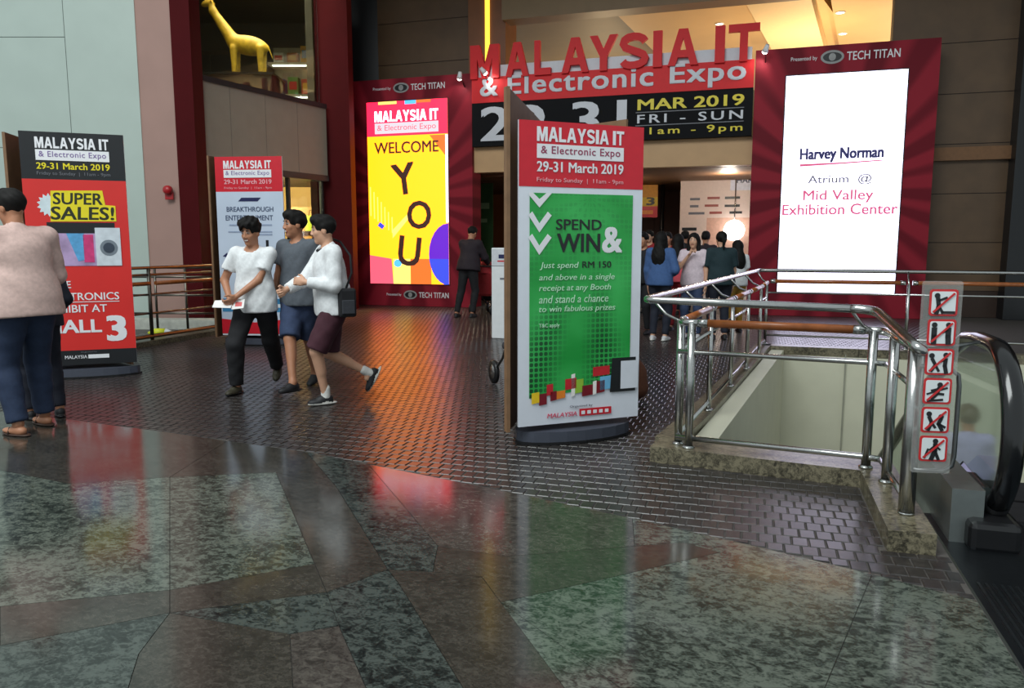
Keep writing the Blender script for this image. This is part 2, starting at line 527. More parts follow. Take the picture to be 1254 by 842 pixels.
for j in range(ny):
    y = 3.2 + (j + 0.5) * CY
    off = (j % 2) * CX * 0.5
    for i in range(int(12.6 / CX)):
        x = -9.4 + off + (i + 0.5) * CX
        if x > 3.4: continue
        lim = max(edge_y(x - CX / 2), edge_y(x + CX / 2)) + 0.002
        x0, x1, y0, y1 = x - CX / 2, x + CX / 2, max(y - CY / 2, lim), y + CY / 2
        if y1 - y0 < 0.03: continue
        if y1 < 10.86:
            if 3.80 < y1 and y0 < 5.05 and x1 > 0.655:
                if y0 < 3.80: y1 = 3.815
                else: x1 = 0.65
            if x1 > LAND_X0 - 0.012: x1 = LAND_X0 - 0.012
            fy = WELL_FL.y + (x1 - WELL_FL.x) * (WELL_FR.y - WELL_FL.y) / (WELL_FR.x - WELL_FL.x)
            lx = WELL_FL.x + (y0 - 5.0) * (WELL_BL.x - WELL_FL.x) / (WELL_BL.y - 5.0)
            if x1 > lx and y1 > fy:
                if y0 < fy - 0.03: y1 = fy - 0.004
                elif x0 < lx - 0.025: x1 = lx - 0.004
                else: continue
        if x1 - x0 < 0.022 or y1 - y0 < 0.025: continue
        spots.append(((x0 + x1) / 2, (y0 + y1) / 2, math.hypot(x, y), (x1 - x0) / CX, (y1 - y0) / CY))
spots.sort(key=lambda s: s[2])
near = [s for s in spots if s[0] > -0.75][:300]
nearset = {(s[0], s[1]) for s in near}
v, f = cobble_geo(CX / 2 - 0.0028, CY / 2 - 0.0028)
cme = bpy.data.meshes.new('cobble'); cme.from_pydata(v, [], f); cme.materials.append(COB)
for x, y, _, kx, ky in near:
    o = link(bpy.data.objects.new('cobble', cme), FLOOR)
    o.location = (x, y, random.uniform(-0.002, 0.0)); o.scale = (kx, ky, 1)
    o.rotation_euler = (random.uniform(-.012, .012), random.uniform(-.012, .012), random.uniform(-.02, .02))
rest = [s for s in spots if (s[0], s[1]) not in nearset]
va = np.array(v); fa = np.array(f)
N = len(rest)
xy = np.array([(s[0], s[1]) for s in rest])
allv = np.repeat(va[None], N, 0)
kxy = np.array([(s[3], s[4]) for s in rest]); allv[:, :, 0] *= kxy[:, :1] * rng.uniform(0.95, 1.0, (N, 1)); allv[:, :, 1] *= kxy[:, 1:] * rng.uniform(0.95, 1.0, (N, 1))
ang = rng.uniform(-.02, .02, (N, 1)); cx, sx = np.cos(ang), np.sin(ang)
X = allv[:, :, 0] * cx - allv[:, :, 1] * sx; Y = allv[:, :, 0] * sx + allv[:, :, 1] * cx
tx, ty = rng.uniform(-.011, .011, (N, 1)), rng.uniform(-.011, .011, (N, 1))
Z = allv[:, :, 2] + tx * X + ty * Y + rng.uniform(-0.002, 0.0, (N, 1))
allv = np.stack([X + xy[:, :1], Y + xy[:, 1:], Z], 2).reshape(-1, 3)
allf = (fa[None] + (np.arange(N) * len(va))[:, None, None]).reshape(-1, 4)
me = bpy.data.meshes.new('cobble_field')
me.from_pydata(allv.tolist(), [], allf.tolist()); me.materials.append(COB)
tag(link(bpy.data.objects.new('cobble_field', me), FLOOR), kind='stuff')

# ------------------------------------------------------------------ kerb, well, landing
def seg_box(name, mat, parent, a, b, w, z0, z1, side=1):
    """a straight block from a to b on the ground, w wide to its left (side=1) or right"""
    a, b = Vector(a[:2]), Vector(b[:2])
    d = (b - a).normalized(); nrm = Vector((-d.y, d.x)) * side
    return prism(name, mat, parent, [tuple(a), tuple(b), tuple(b + nrm * w), tuple(a + nrm * w)], z0, z1)
KERB = thing('kerb', 'low speckled granite kerb around the escalator well under the steel railing', 'kerb', (0, 0, 0))
seg_box('kerb_stone', GR_KERB, KERB, WELL_FL, WELL_FR, 0.27, -0.01, 0.10, 1)
seg_box('kerb_stone', GR_KERB, KERB, (0.655, 3.82), (0.66, 5.05), 0.205, -0.01, 0.098, -1)
nseg = 5
for k in range(nseg):
    a = WELL_FL.lerp(WELL_BL, k / nseg) + Vector((0, 0.27 if k == 0 else 0.004))
    b = WELL_FL.lerp(WELL_BL, (k + 1) / nseg)
    seg_box('kerb_stone', GR_KERB, KERB, a, b, 0.19, -0.01, 0.10, -1)
for k in range(4):
    seg_box('kerb_stone', GR_KERB, KERB, (0.10 + k * 1.25, 10.85 - 0.03 * k), (0.10 + (k + 1) * 1.25 - 0.004, 10.85 - 0.03 * (k + 1)), 0.2, -0.01, 0.10, -1)
# walls of the well
ZB = -4.6
def wall_strip(name, pts, z0, z1, mat=CREAM, t=0.12, side=-1):
    bm = nb()
    for a, b in zip(pts[:-1], pts[1:]):
        a, b = Vector(a), Vector(b); d = (b - a).normalized(); n = Vector((-d.y, d.x)) * side
        add_prism(bm, [tuple(a), tuple(b), tuple(b + n * t), tuple(a + n * t)], z0, z1)
    return tag(obj(name, bm, mat), None, None, None, 'structure')
w = wall_strip('wall_well_left', [(-0.215, 5.30), (0.44, 10.62)], ZB, 0.05, t=0.16, side=1)
tag(w, 'cream wall down the left side of the escalator well')
w = wall_strip('wall_well_back', [(0.30, 10.62), (5.1, 10.50)], ZB, -0.012, t=0.15, side=1)
tag(w, 'cream wall at the far end of the escalator well')
PAN = M('cream_panel_joint', (150, 150, 136), 0.6)
for k, xx in enumerate((1.18, 2.05, 2.92, 3.8)):
    box('panel_joint', PAN, w, xx, xx + 0.012, 10.47 - 0.025 * (xx - .3) + 0.11, 10.60 - 0.025 * (xx - .3), ZB, 0.03)
w = wall_strip('wall_well_right', [(5.1, 10.50), (5.1, 3.0)], ZB, 0.0, t=0.15, side=1); tag(w, 'cream wall on the right side of the escalator well')
w = wall_strip('wall_well_front', [(-0.36, 5.28), (0.90, 5.02)], ZB, -0.012, t=0.1, side=-1); tag(w, 'cream wall under the front kerb of the escalator well')
bm = nb(); add_prism(bm, [(-0.6, 4.9), (5.2, 4.0), (5.2, 10.8), (0.2, 10.8)], ZB - 0.1, ZB)
tag(obj('floor_lower', bm, M('lower_floor_tile', (150, 146, 136), 0.3, var=0.1)), 'pale floor of the level below the escalator', None, None, 'structure')

# ------------------------------------------------------------------ railing round the well
RAIL = thing('steel_railing', 'chrome railing with wooden handrail around the escalator well on the right', 'railing', (WELL_FL.x, WELL_FL.y, 0.1))
RO = Vector((-WELL_FL.x, -WELL_FL.y, -0.1))
def rp(x, y, z): return Vector((x, y, z)) + RO
def post(x, y, r=0.027, top=0.925):
    bm = nb()
    add_tube(bm, [rp(x, y, 0.10), rp(x, y, top)], r, 12)
    o = obj('post', bm, STEEL, RAIL, True)
    M4 = Matrix.Translation(rp(x, y, 0.10))
    lathe('base_flange', STEEL, o, [(0, 0), (0.04, 0), (0.04, 0.008), (0.026, 0.016), (r, 0.018)], 16, M4)
    return o
fl_post, fr_post = Vector((-0.355, 5.04)), Vector((0.694, 4.895))
post(*fl_post); post(*fr_post)
post(-0.43, 5.13); 
post(0.764, 4.62); post(0.775, 4.09, 0.038, 0.93)
left_dir = (WELL_BL - WELL_FL).normalized()
lp = [Vector((-0.43, 5.13)) + left_dir * d for d in (1.15, 2.3, 3.45, 4.6)]
for p in lp: post(p.x, p.y, 0.02)
bl = Vector((0.20, 10.80)); post(*bl, 0.02)
far = [Vector((1.90, 10.76)), Vector((3.5, 10.72)), Vector((5.0, 10.68))]
for p in far: post(p.x, p.y, 0.02)
def arc(a, c, b, n=6):      # rounded corner a -> b bending at c
    return [a.lerp(c, t).lerp(c.lerp(b, t), t) for t in [k / n for k in range(n + 1)]]
# top rail: outer line
TL = Vector((-0.655, 4.985, 1.072)); TR = Vector((0.575, 4.70, 1.064)); TB = Vector((0.085, 10.98, 1.082)); TF = Vector((5.0, 10.80, 1.082))
c1 = arc(TL + (TB - TL).normalized() * 0.09, TL, TL + (TR - TL).normalized() * 0.07)
c2 = arc(TB + (TF - TB).normalized() * 0.08, TB, TB + (TL - TB).normalized() * 0.08)
tube('top_rail', STEEL, RAIL, [p + RO for p in [TF] + c2 + c1 + [TR + (TL - TR).normalized() * 0.03]], 0.024, 12)
# right-hand return towards the photographer, dipping to the near post
tube('top_rail', STEEL, RAIL, [p + RO for p in [TR + (TL - TR).normalized() * 0.03] + arc(TR, Vector((0.66, 4.68, 1.06)), Vector((0.675, 4.60, 1.05))) + [Vector((0.70, 4.32, 1.01)), Vector((0.735, 4.08, 0.965))] + arc(Vector((0.735, 4.08, 0.965)), Vector((0.755, 3.94, 0.94)), Vector((0.785, 4.0, 0.925)), 6) + [Vector((0.785, 4.09, 0.92))]], 0.026, 12)
# wooden handrail lengths with steel ends
def wood(a, b):
    a, b = Vector(a), Vector(b); d = (b - a).normalized()
    tube('wooden_handrail', WOOD, RAIL, [a + RO, b + RO], 0.026, 14)
    for q, s in ((a, -1), (b, 1)):
        tube('handrail_sleeve', STEEL, RAIL, [q + RO - d * s * 0.01, q + RO + d * s * 0.05], 0.028, 14)
HZ = 0.925
fd = (fr_post - fl_post).normalized()
wood((*(fl_post + fd * 0.09), HZ), (*(fr_post - fd * 0.10), HZ))
tube('handrail_elbow', STEEL, RAIL, [p + RO for p in [Vector((*(fl_post + fd * 0.05), HZ))] + arc(Vector((*fl_post, HZ)), Vector((-0.42, 5.05, HZ)), Vector((-0.43, 5.13, HZ))) + [Vector((*(Vector((-0.43, 5.13)) + left_dir * 0.08), HZ))]], 0.024, 12)
tube('handrail_elbow', STEEL, RAIL, [p + RO for p in [Vector((*(fr_post - fd * 0.05), HZ))] + arc(Vector((*fr_post, HZ)), Vector((0.755, 4.885, HZ)), Vector((0.76, 4.80, HZ))) + [Vector((0.764, 4.62, HZ)), Vector((0.772, 4.09, HZ))]], 0.024, 12)
allp = [Vector((-0.43, 5.13))] + lp + [bl]
for a, b in zip(allp[:-1], allp[1:]):
    d = (b - a).normalized(); wood((*(a + d * 0.09), HZ), (*(b - d * 0.09), HZ))
allf2 = [bl] + far
for a, b in zip(allf2[:-1], allf2[1:]):
    d = (b - a).normalized(); wood((*(a + d * 0.09), HZ + .02), (*(b - d * 0.09), HZ + .02))
# lower rails
for z, r in ((0.735, 0.016), (0.165, 0.018)):
    tube('lower_rail', STEEL, RAIL, [rp(-0.44, 5.05, z), rp(*fr_post, z), rp(0.76, 4.86, z)], r, 10)
    tube('lower_rail', STEEL, RAIL, [rp(-0.43, 5.10, z), rp(*bl, z)], r * 0.9, 8)
    tube('lower_rail', STEEL, RAIL, [rp(0.764, 4.85, z), rp(0.772, 4.10, z)], r * 0.9, 8)
    tube('lower_rail', STEEL, RAIL, [rp(*bl, z + 0.06), rp(*far[-1], z + 0.06)], r * 0.8, 8)
# brackets from the posts out to the top rail
def bracket(p, q):
    tube('bracket', STEEL, RAIL, [rp(*p), rp((p[0] + q[0]) / 2, (p[1] + q[1]) / 2, p[2] + (q[2] - p[2]) * 0.3), rp(*q)], 0.010, 8)
def on(a, b, t): return a.lerp(b, t)
for p, t in ((allp[0], 0.03), (lp[0], 0.20), (lp[1], 0.39), (lp[2], 0.58), (lp[3], 0.77), (bl, 0.97)):
    q = on(TL, TB, t); bracket((p.x, p.y, 0.92), tuple(q))
bracket((*fr_post, 0.92), tuple(on(TL, TR, 0.97))); 
for p in far: bracket((p.x, p.y, 0.92), (p.x, p.y + 0.1, 1.08))

# ------------------------------------------------------------------ escalator
ESC = thing('escalator', 'escalator going down beside the warning signs, with black handrail and steel cladding', 'escalator', (0.93, 1.2, 0))
EO = Vector((-0.93, -1.2, 0))
DKM = M('dark_grooved_metal', (58, 62, 66), 0.35, 0.9, var=0.1, scale=30)
RIDGE = M('worn_metal_ridge', (118, 126, 132), 0.3, 1.0, var=0.1, scale=30)
def eb(name, mat, x0, x1, y0, y1, z0, z1, parent=None, bevel=0):
    return box(name, mat, parent or ESC, x0 + EO.x, x1 + EO.x, y0 + EO.y, y1 + EO.y, z0, z1, bevel)
plate = eb('landing_plate', DKM, LAND_X0, LAND_X1, 1.2, 4.45, -0.06, -0.004)
ridge = None
nr = 60
for k in range(nr):
    x = LAND_X0 + 0.03 + k * 0.029
    y1 = 3.55 if x < 1.36 else 4.4
    if ridge is None:
        ridge = eb('ridge', RIDGE, x, x + 0.011, 1.25, 3.55, -0.005, 0.003, plate)
        rx = x; ridge2 = None
    elif y1 < 4:
        o = copy_obj(ridge, plate); o.location.x = x - rx
    else:
        if ridge2 is None:
            ridge2 = eb('ridge', RIDGE, x, x + 0.011, 1.25, 4.4, -0.005, 0.003, plate); rx2 = x
        else:
            o = copy_obj(ridge2, plate); o.location.x = x - rx2
RUN, RISE = 0.40, 0.231
STEPM = M('step_metal', (92, 94, 96), 0.4, 0.9, var=0.1)
for k in range(14):
    y = 4.45 + k * RUN
    eb('step', STEPM, 1.38, 2.36, y, y + RUN + 0.02, -0.02 - max(0, k - 1) * RISE - RISE, -0.02 - max(0, k - 1) * RISE)
SL = RISE / RUN
def balustrade(xc, outer):
    # outer: +1 when the cladding lies towards -x
    s = -1 if outer else 1
    # steel cladding: flat head, then the slope
    y0, y1 = 4.04, 4.75
    yb = 10.0
    prof = [(y0, -0.05), (y0, 0.26), (y1, 0.26), (yb, 0.26 - (yb - y1) * SL), (yb, -1.2 - (yb - y1) * SL), (y1, -1.2), (y0 + .1, -0.6)]
    x0, x1 = (xc - 0.215, xc - 0.075) if outer else (xc + 0.075, xc + 0.215)
    bm = nb()
    lo = [bm.verts.new((x0 + EO.x, y + EO.y, z)) for y, z in prof]; hi = [bm.verts.new((x1 + EO.x, y + EO.y, z)) for y, z in prof]
    n = len(prof)
    fs = [bm.faces.new(lo), bm.faces.new(hi)]
    [q_.normal_update() for q_ in fs]
    for i in range(n): bm.faces.new((lo[i], lo[(i + 1) % n], hi[(i + 1) % n], hi[i]))
    bmesh.ops.triangulate(bm, faces=fs)
    obj('cladding', bm, M('satin_steel_cladding', (150, 156, 154), 0.38, 0.85, var=0.06, scale=20), ESC)
    xa, xb = xc - 0.07, xc + 0.07
    bm = nb(); pf = [(4.46, -0.05), (4.46, 0.16), (y1, 0.16), (yb, 0.16 - (yb - y1) * SL), (yb, -0.5 - (yb - y1) * SL), (y1, -0.5)]
    lo = [bm.verts.new((xa + EO.x, y + EO.y, z)) for y, z in pf]; hi = [bm.verts.new((xb + EO.x, y + EO.y, z)) for y, z in pf]
    n = len(pf); fs = [bm.faces.new(lo), bm.faces.new(hi)]; [q_.normal_update() for q_ in fs]
    for i in range(n): bm.faces.new((lo[i], lo[(i + 1) % n], hi[(i + 1) % n], hi[i]))
    bmesh.ops.triangulate(bm, faces=fs)
    obj('skirt', bm, STEEL_D, ESC)
    # glass
    gy, gz, R = 4.36, 0.50, 0.40
    loop = [(gy + R * math.cos(a) * 1.0, gz + R * 1.06 * math.sin(a)) for a in [math.radians(t) for t in range(-100, -271, -10)]]
    loop = [(gy - abs(R) * 0.98 * math.cos(t), gz + 0.425 * math.sin(t)) for t in [math.radians(d) for d in range(-84, 91, 9)]]
    topz = gz + 0.425
    path = loop + [(4.62, topz), (4.85, topz - 0.02), (5.15, topz - 0.13), (yb, topz - 0.13 - (yb - 5.15) * SL)]
    bm = nb()
    gl = [(y + 0.0, z) for y, z in path] + [(yb, 0.2 - (yb - y1) * SL), (y1, 0.22), (loop[0][0], 0.2)]
    lo = [bm.verts.new((xc - 0.006 + EO.x, y + EO.y, z)) for y, z in gl]; hi = [bm.verts.new((xc + 0.006 + EO.x, y + EO.y, z)) for y, z in gl]
    n = len(gl); fs = [bm.faces.new(lo), bm.faces.new(hi)]; [q_.normal_update() for q_ in fs]
    for i in range(n): bm.faces.new((lo[i], lo[(i + 1) % n], hi[(i + 1) % n], hi[i]))
    bmesh.ops.triangulate(bm, faces=fs)
    obj('glass_balustrade', bm, GLASS, ESC)
    # handrail, oval section
    bm = nb(); add_tube(bm, [(0, y + EO.y, z) for y, z in path], 0.038, 12)
    for vv in bm.verts: vv.co.x = vv.co.x * 1.35 + xc + EO.x
    obj('handrail', bm, M('handrail_rubber', (14, 14, 16), 0.16, var=0.05, spec=0.7), ESC, True)
    # inlet box at floor level
    eb('newel_box', BLACK, xc - 0.15 if outer else xc - 0.07, xc + 0.07 if outer else xc + 0.15, 3.95, 4.42, -0.02, 0.13, None, 0.03)
    bm = nb(); add_tube(bm, [(xc + EO.x, 4.36 + EO.y, 0.075), (xc + EO.x, 4.22 + EO.y, 0.11), (xc + EO.x, 4.10 + EO.y, 0.19)], [0.07, 0.07, 0.055], 12)
    obj('inlet_brush', bm, BLACK, ESC, True)
balustrade(1.175, True); balustrade(2.55, False)

# ------------------------------------------------------------------ warning sign board
SG = thing('warning_sign_panel', 'tall clear panel with six red-bordered prohibition pictograms fixed to the railing', 'sign', (0.85, 4.00, 0.34), math.radians(8))
FROST = M('frosted_acrylic', (200, 200, 196), 0.25, var=0.03, alpha=0.2)
pn = prism('acrylic_panel', FROST, SG, rrect(-0.09, 0.085, 0.0, 0.915, 0.012), -0.004, 0.004, UPRIGHT)
SIGN_W = M('sign_white', (222, 228, 230), 0.35, var=0.02); SIGN_R = M('sign_red', (200, 40, 44), 0.35, var=0.03)
def limb(pts, w):      # thick stroke as polygon quads
    out = []
    for a, b in zip(pts[:-1], pts[1:]):
        a, b = Vector(a), Vector(b); d = (b - a).normalized(); n = Vector((-d.y, d.x)) * w / 2
        out.append([tuple(a - n - d * w * .3), tuple(b - n + d * w * .3), tuple(b + n + d * w * .3), tuple(a + n - d * w * .3)])
    return out
FIGS = [
    [('h', -.25, .28), ('l', [(-.22, .15), (-.18, -.12), (-.25, -.42)], .16), ('l', [(-.18, .08), (.1, .2)], .09), ('l', [(-.18, -.12), (-.02, -.4)], .1), ('l', [(-.05, -.38), (.4, -.38)], .1)],
    [('h', -.28, .30), ('l', [(-.28, .14), (-.28, -.15), (-.28, -.42)], .20), ('h', .24, .30), ('l', [(.24, .14), (.24, -.15), (.26, -.42)], .20), ('l', [(.24, .1), (.02, .0)], .09)],
    [('h', -.3, .25), ('l', [(-.28, .12), (-.15, -.12), (-.3, -.36)], .13), ('l', [(-.15, -.12), (-.02, -.36)], .1), ('h', .22, .28), ('l', [(.22, .12), (.2, -.15), (.26, -.42)], .15), ('l', [(.22, .1), (.0, .0)], .08)],
    [('h', .08, .26), ('l', [(.05, .12), (-.02, -.1), (-.2, -.3)], .15), ('l', [(.05, .1), (-.22, .02)], .09), ('l', [(.0, -.1), (.22, -.12)], .1), ('l', [(-.38, -.12), (.35, .14)], .07), ('l', [(-.35, -.4), (.2, -.34)], .09)],
    [('h', -.25, .25), ('l', [(-.24, .12), (-.14, -.1), (-.25, -.4)], .14), ('l', [(-.14, -.1), (0, -.3)], .1), ('h', .2, .15), ('l', [(.2, .05), (.12, -.15), (.26, -.4)], .14), ('l', [(.12, -.15), (.36, -.28)], .1)],
    [('h', .06, .32), ('l', [(.06, .18), (.06, -.08), (-.06, -.42)], .17), ('l', [(.06, -.08), (.2, -.42)], .12), ('l', [(.06, .14), (-.14, -.05)], .08), ('l', [(.06, .14), (.24, -.02)], .08), ('l', [(-.32, -.38), (-.2, -.02)], .08)]]
for k in range(6):
    cz = 0.815 - k * 0.139; cx = 0.004 - 0.0 * k; h = 0.062
    pl = flat('sign_plate', SIGN_R, SG, rrect(cx - h, cx + h, cz - h, cz + h, 0.014), 3)
    flat('sign_face', SIGN_W, pl, rrect(cx - h * .84, cx + h * .84, cz - h * .84, cz + h * .84, 0.010), 4)
    bm = nb()
    for f_ in FIGS[k]:
        if f_[0] == 'h': polys = [disc(cx + f_[1] * 2 * h * .95, cz + f_[2] * 2 * h * .95, .1 * 2 * h, n=10)]
        else: polys = [[(cx + p[0] * 2 * h * .95, cz + p[1] * 2 * h * .95) for p in q] for q in limb(f_[1], f_[2])]
        for q in polys: add_prism(bm, q, 0.0092, 0.011, UPRIGHT)
    obj('pictogram', bm, INK_B, pl)
    d = h * .72; w_ = 0.0032
    flat('red_slash', SIGN_R, pl, [(cx - d - w_, cz - d + w_), (cx - d + w_, cz - d - w_), (cx + d + w_, cz + d - w_), (cx + d - w_, cz + d + w_)], 6)
# tube loop that carries the panel
def lz(x, y, z): return (x - 0.85, y - 4.0, z - 0.34)
t = tube('support_loop', STEEL_D, SG, [(-0.075, 0.10, 0.50), (-0.04, 0.06, 0.505), (0.07, 0.035, 0.50), (0.105, 0.03, 0.47), (0.112, 0.03, 0.42), (0.112, 0.03, 0.08), (0.105, 0.03, 0.03), (0.07, 0.035, 0.0), (-0.04, 0.06, -0.005), (-0.075, 0.10, 0.0)], 0.011, 10)
tube('support_arm', STEEL_D, SG, [(-0.06, 0.10, 0.60), (0.0, 0.05, 0.60), (0.09, 0.03, 0.61), (0.22, 0.12, 0.62)], 0.009, 8)
# ------------------------------------------------------------------ building shell
FH = Vector((-math.sin(YAW), math.cos(YAW), 0))
def PD(u, d):                  # plan point seen in pixel column u (at eye level) at plan distance d along the view
    dr = FW + RT * ((u - 627) / FPX) - UP * ((300 - 421) / FPX)
    p = dr * (d / dr.dot(FH))
    return Vector((p.x, p.y))
def ZD(u, v, d):               # height of pixel (u, v) at plan distance d
    dr = FW + RT * ((u - 627) / FPX) - UP * ((v - 421) / FPX)
    return CAMH + dr.z * d / dr.dot(FH)
def struct(o, label=None): return tag(o, label, None, None, 'structure')
def quad_plan(a, b, t, side=1):
    d = (b - a).normalized(); n = Vector((-d.y, d.x)) * side * t
    return [tuple(a), tuple(b), tuple(b + n), tuple(a + n)]
PALE = M('pale_green_white_panel', (178, 192, 184), 0.5, var=0.03, scale=2)
PINKC = M('pink_beige_render', (166, 132, 122), 0.55, var=0.04, scale=2)
JOINT = M('dark_joint', (120, 128, 124), 0.7)
a, b = PD(-120, 13.6), PD(182, 13.6)
WL = struct(prism('wall_left', JOINT, None, quad_plan(a, b, 0.3), -0.02, 10), 'pale panelled wall on the far left')
mid = PD(98, 13.6)
nrm = Vector((0, 0))
dd = (b - a).normalized(); nn = Vector((dd.y, -dd.x))
zs = [-0.0, 1.28, 3.09, 4.92, 6.74, 8.6, 10]
for z0, z1 in zip(zs[:-1], zs[1:]):
    prism('wall_panel', PALE, WL, quad_plan(a, mid - dd * 0.006, 0.015, -1), z0 + 0.006, z1 - 0.006)
prism('wall_panel', PALE, WL, quad_plan(mid + dd * 0.006, b, 0.015, -1), 0.0, 10)
# pink column face and dark red pier
a2, b2 = PD(182, 13.6), PD(224, 13.45)
struct(prism('wall_column', PINKC, None, quad_plan(a2, b2, 0.5), -0.02, 10), 'pink beige column beside the pale wall')
a3, b3 = PD(223, 13.40), PD(246, 13.40)
struct(prism('trim_1', DKRED, None, quad_plan(a3, b3, 0.45), -0.02, 10), 'dark red pier beside the pink column')
# white plinth ledge behind the left railing
lg = prism('wall_plinth', M('white_ledge', (196, 198, 188), 0.5), None, quad_plan(PD(60, 13.1), PD(280, 12.95), 0.35), -0.01, 0.16)
struct(lg, 'white ledge at the foot of the wall behind the railing')
# diagonal shop front
D0, D1 = PD(243, 13.7), PD(404, 16.75)
zb0, zb1 = ZD(243, 196, 13.7), ZD(243, 95, 13.7)
BULK = M('grey_beige_bulkhead', (136, 128, 114), 0.5, var=0.05, scale=4)
wsf = struct(prism('wall_shopfront', BULK, None, quad_plan(D0, D1, 0.3), zb0, zb1), 'grey beige band of the shop front between two floors')
dirS = (D1 - D0).normalized(); nS = Vector((-dirS.y, dirS.x)); LS = (D1 - D0).length
angS = math.atan2(dirS.y, dirS.x)
SMX = Matrix.Translation((D0.x, D0.y, 0)) @ Matrix.Rotation(angS, 4, 'Z')    # x along the front, y into the shop
def sbox(name, mat, parent, x0, x1, y0, y1, z0, z1): return box(name, mat, parent, x0, x1, y0, y1, z0, z1, 0, SMX)
sbox('edge_trim', NEARBLACK, wsf, 0, LS, -0.03, 0.3, zb0 - 0.12, zb0)
sbox('edge_trim', NEARBLACK, wsf, 0, LS, -0.03, 0.3, zb1, zb1 + 0.09)
for k in range(1, 4):
    sbox('panel_joint', M('bulk_joint', (120, 112, 100), 0.6), wsf, LS * k / 4 - 0.006, LS * k / 4 + 0.006, -0.004, 0.01, zb0, zb1)
# second dark red pier, grey strip, black column
struct(prism('trim_2', DKRED, None, quad_plan(PD(393, 16.9), PD(432, 16.9), 0.5), -0.02, 10), 'dark red pier left of the welcome screen')
struct(prism('trim_3', M('grey_strip', (96, 94, 92), 0.5), None, quad_plan(PD(425, 19.25), PD(433.5, 19.25), 0.2), -0.02, 10), 'thin grey strip beside the black column')
struct(prism('wall_black_column', NEARBLACK, None, [tuple(PD(433, 19.3)), (-8.80, 17.45), (-8.80, 17.9), tuple(PD(433, 20.3))], -0.02, 10), 'black column behind the welcome screen')
# upper shop: floor slab, ceiling, walls
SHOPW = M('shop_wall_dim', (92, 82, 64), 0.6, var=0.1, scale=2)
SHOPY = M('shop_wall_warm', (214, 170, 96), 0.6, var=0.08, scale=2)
E1, E0 = PD(424, 20.0), PD(196, 20.0)
def shop_poly(o=0.0): return [tuple(D0 + nS * 0.3), tuple(D1 + nS * 0.3), tuple(E1), tuple(E0)]
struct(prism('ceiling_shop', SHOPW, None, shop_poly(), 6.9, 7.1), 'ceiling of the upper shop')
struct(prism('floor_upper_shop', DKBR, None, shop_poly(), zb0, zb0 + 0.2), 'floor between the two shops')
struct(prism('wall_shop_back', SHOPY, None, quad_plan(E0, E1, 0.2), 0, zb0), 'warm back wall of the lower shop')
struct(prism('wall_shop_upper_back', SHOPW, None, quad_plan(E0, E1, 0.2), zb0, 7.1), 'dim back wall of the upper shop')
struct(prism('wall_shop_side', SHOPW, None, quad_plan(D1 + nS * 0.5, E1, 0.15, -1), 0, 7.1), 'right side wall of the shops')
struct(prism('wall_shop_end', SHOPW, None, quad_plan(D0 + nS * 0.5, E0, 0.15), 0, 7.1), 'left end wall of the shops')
struct(prism('floor_shop', M('shop_floor', (120, 100, 76), 0.3), None, shop_poly(), -0.02, 0.012), 'floor of the lower shop')
wn = struct(sbox('window_1', GLASS, None, 0.05, LS - 0.05, 0.12, 0.132, zb1 + 0.09, 7.0), 'glazing of the upper shop')
gl = struct(sbox('window_2', GLASS, None, 0.05, LS - 0.05, 0.12, 0.132, 0.02, zb0 - 0.12), 'glazing of the lower shop')
for x in (0.05, 1.2, 2.35, LS - 0.1):
    sbox('window_frame', NEARBLACK, gl, x, x + 0.05, 0.08, 0.17, 0.0, zb0 - 0.12)

# facade behind the portals
def panel_wall(name, label, x0, x1, y, z0, z1, hp, zoff):
    w = struct(box(name, DKBR, None, x0, x1, y + 0.02, y + 0.3, z0, z1), label)
    z = zoff
    while z < z1:
        box('timber_panel', PANELB, w, x0 + 0.004, x1 - 0.004, y, y + 0.025, max(z0, z) + 0.008, min(z1, z + hp) - 0.008)
        z += hp
    return w
panel_wall('wall_facade_left', 'brown panelled wall above the welcome screen', -8.80, -6.44, 17.4, 0, 10, 0.95, 0.0)
panel_wall('wall_facade_right', 'brown panelled wall to the right of the white screen', 2.46, 4.66, 17.2, 0, 10, 0.95, 0.52)
struct(box('wall_dark_right', NEARBLACK, None, 4.62, 9.5, 16.8, 17.3, 0, 10), 'black wall at the far right')
struct(box('wall_right_end', DKBR, None, 9.3, 9.5, 10, 16.8, 0, 10), 'dark wall closing the right side')
colm = M('warm_brown_column', (120, 70, 30), 0.4, var=0.1, scale=3)
wc = struct(box('wall_brown_column', colm, None, -6.46, -5.56, 17.35, 18.2, 3.0, 10), 'brown column with a yellow light strip behind the banner')
xs = GY(597, 40, 17.34).x
box('light_strip', led('yellow_strip', (1.0, 0.62, 0.04), 2.2), wc, xs - 0.05, xs + 0.05, 17.31, 17.35, 5.1, 10)
# beam over the entrance and the hall behind
BEAM = M('olive_brown_beam', (128, 106, 74), 0.5, var=0.06, scale=3)
zbm = GY(620, 24, 17.2).z
struct(box('ceiling_beam', BEAM, None, -5.6, 2.5, 17.2, 17.7, zbm, 10), 'olive brown beam over the entrance')
SOFF = M('beige_fascia', (196, 156, 112), 0.5, var=0.05, scale=3)
struct(box('wall_fascia', SOFF, None, -6.08, -0.05, 16.62, 16.9, 3.04, 3.62), 'beige fascia under the black date board')
struct(box('ceiling_hall', M('hall_ceiling', (120, 84, 52), 0.6), None, -9, 6, 17.08, 27, 3.05, 3.3), 'low ceiling inside the entrance hall')
HALLW = M('hall_wall_brown', (112, 62, 30), 0.5, var=0.12, scale=1.5)
hb = struct(box('wall_hall_back', HALLW, None, -9, 6, 24.0, 24.2, 0, 3.1), 'brown back wall of the entrance hall')
for x in np.arange(-8.4, 5.6, 1.1):
    box('wall_board', HALLW, hb, x, x + 1.08, 23.96, 24.0, 0.02, 3.0)
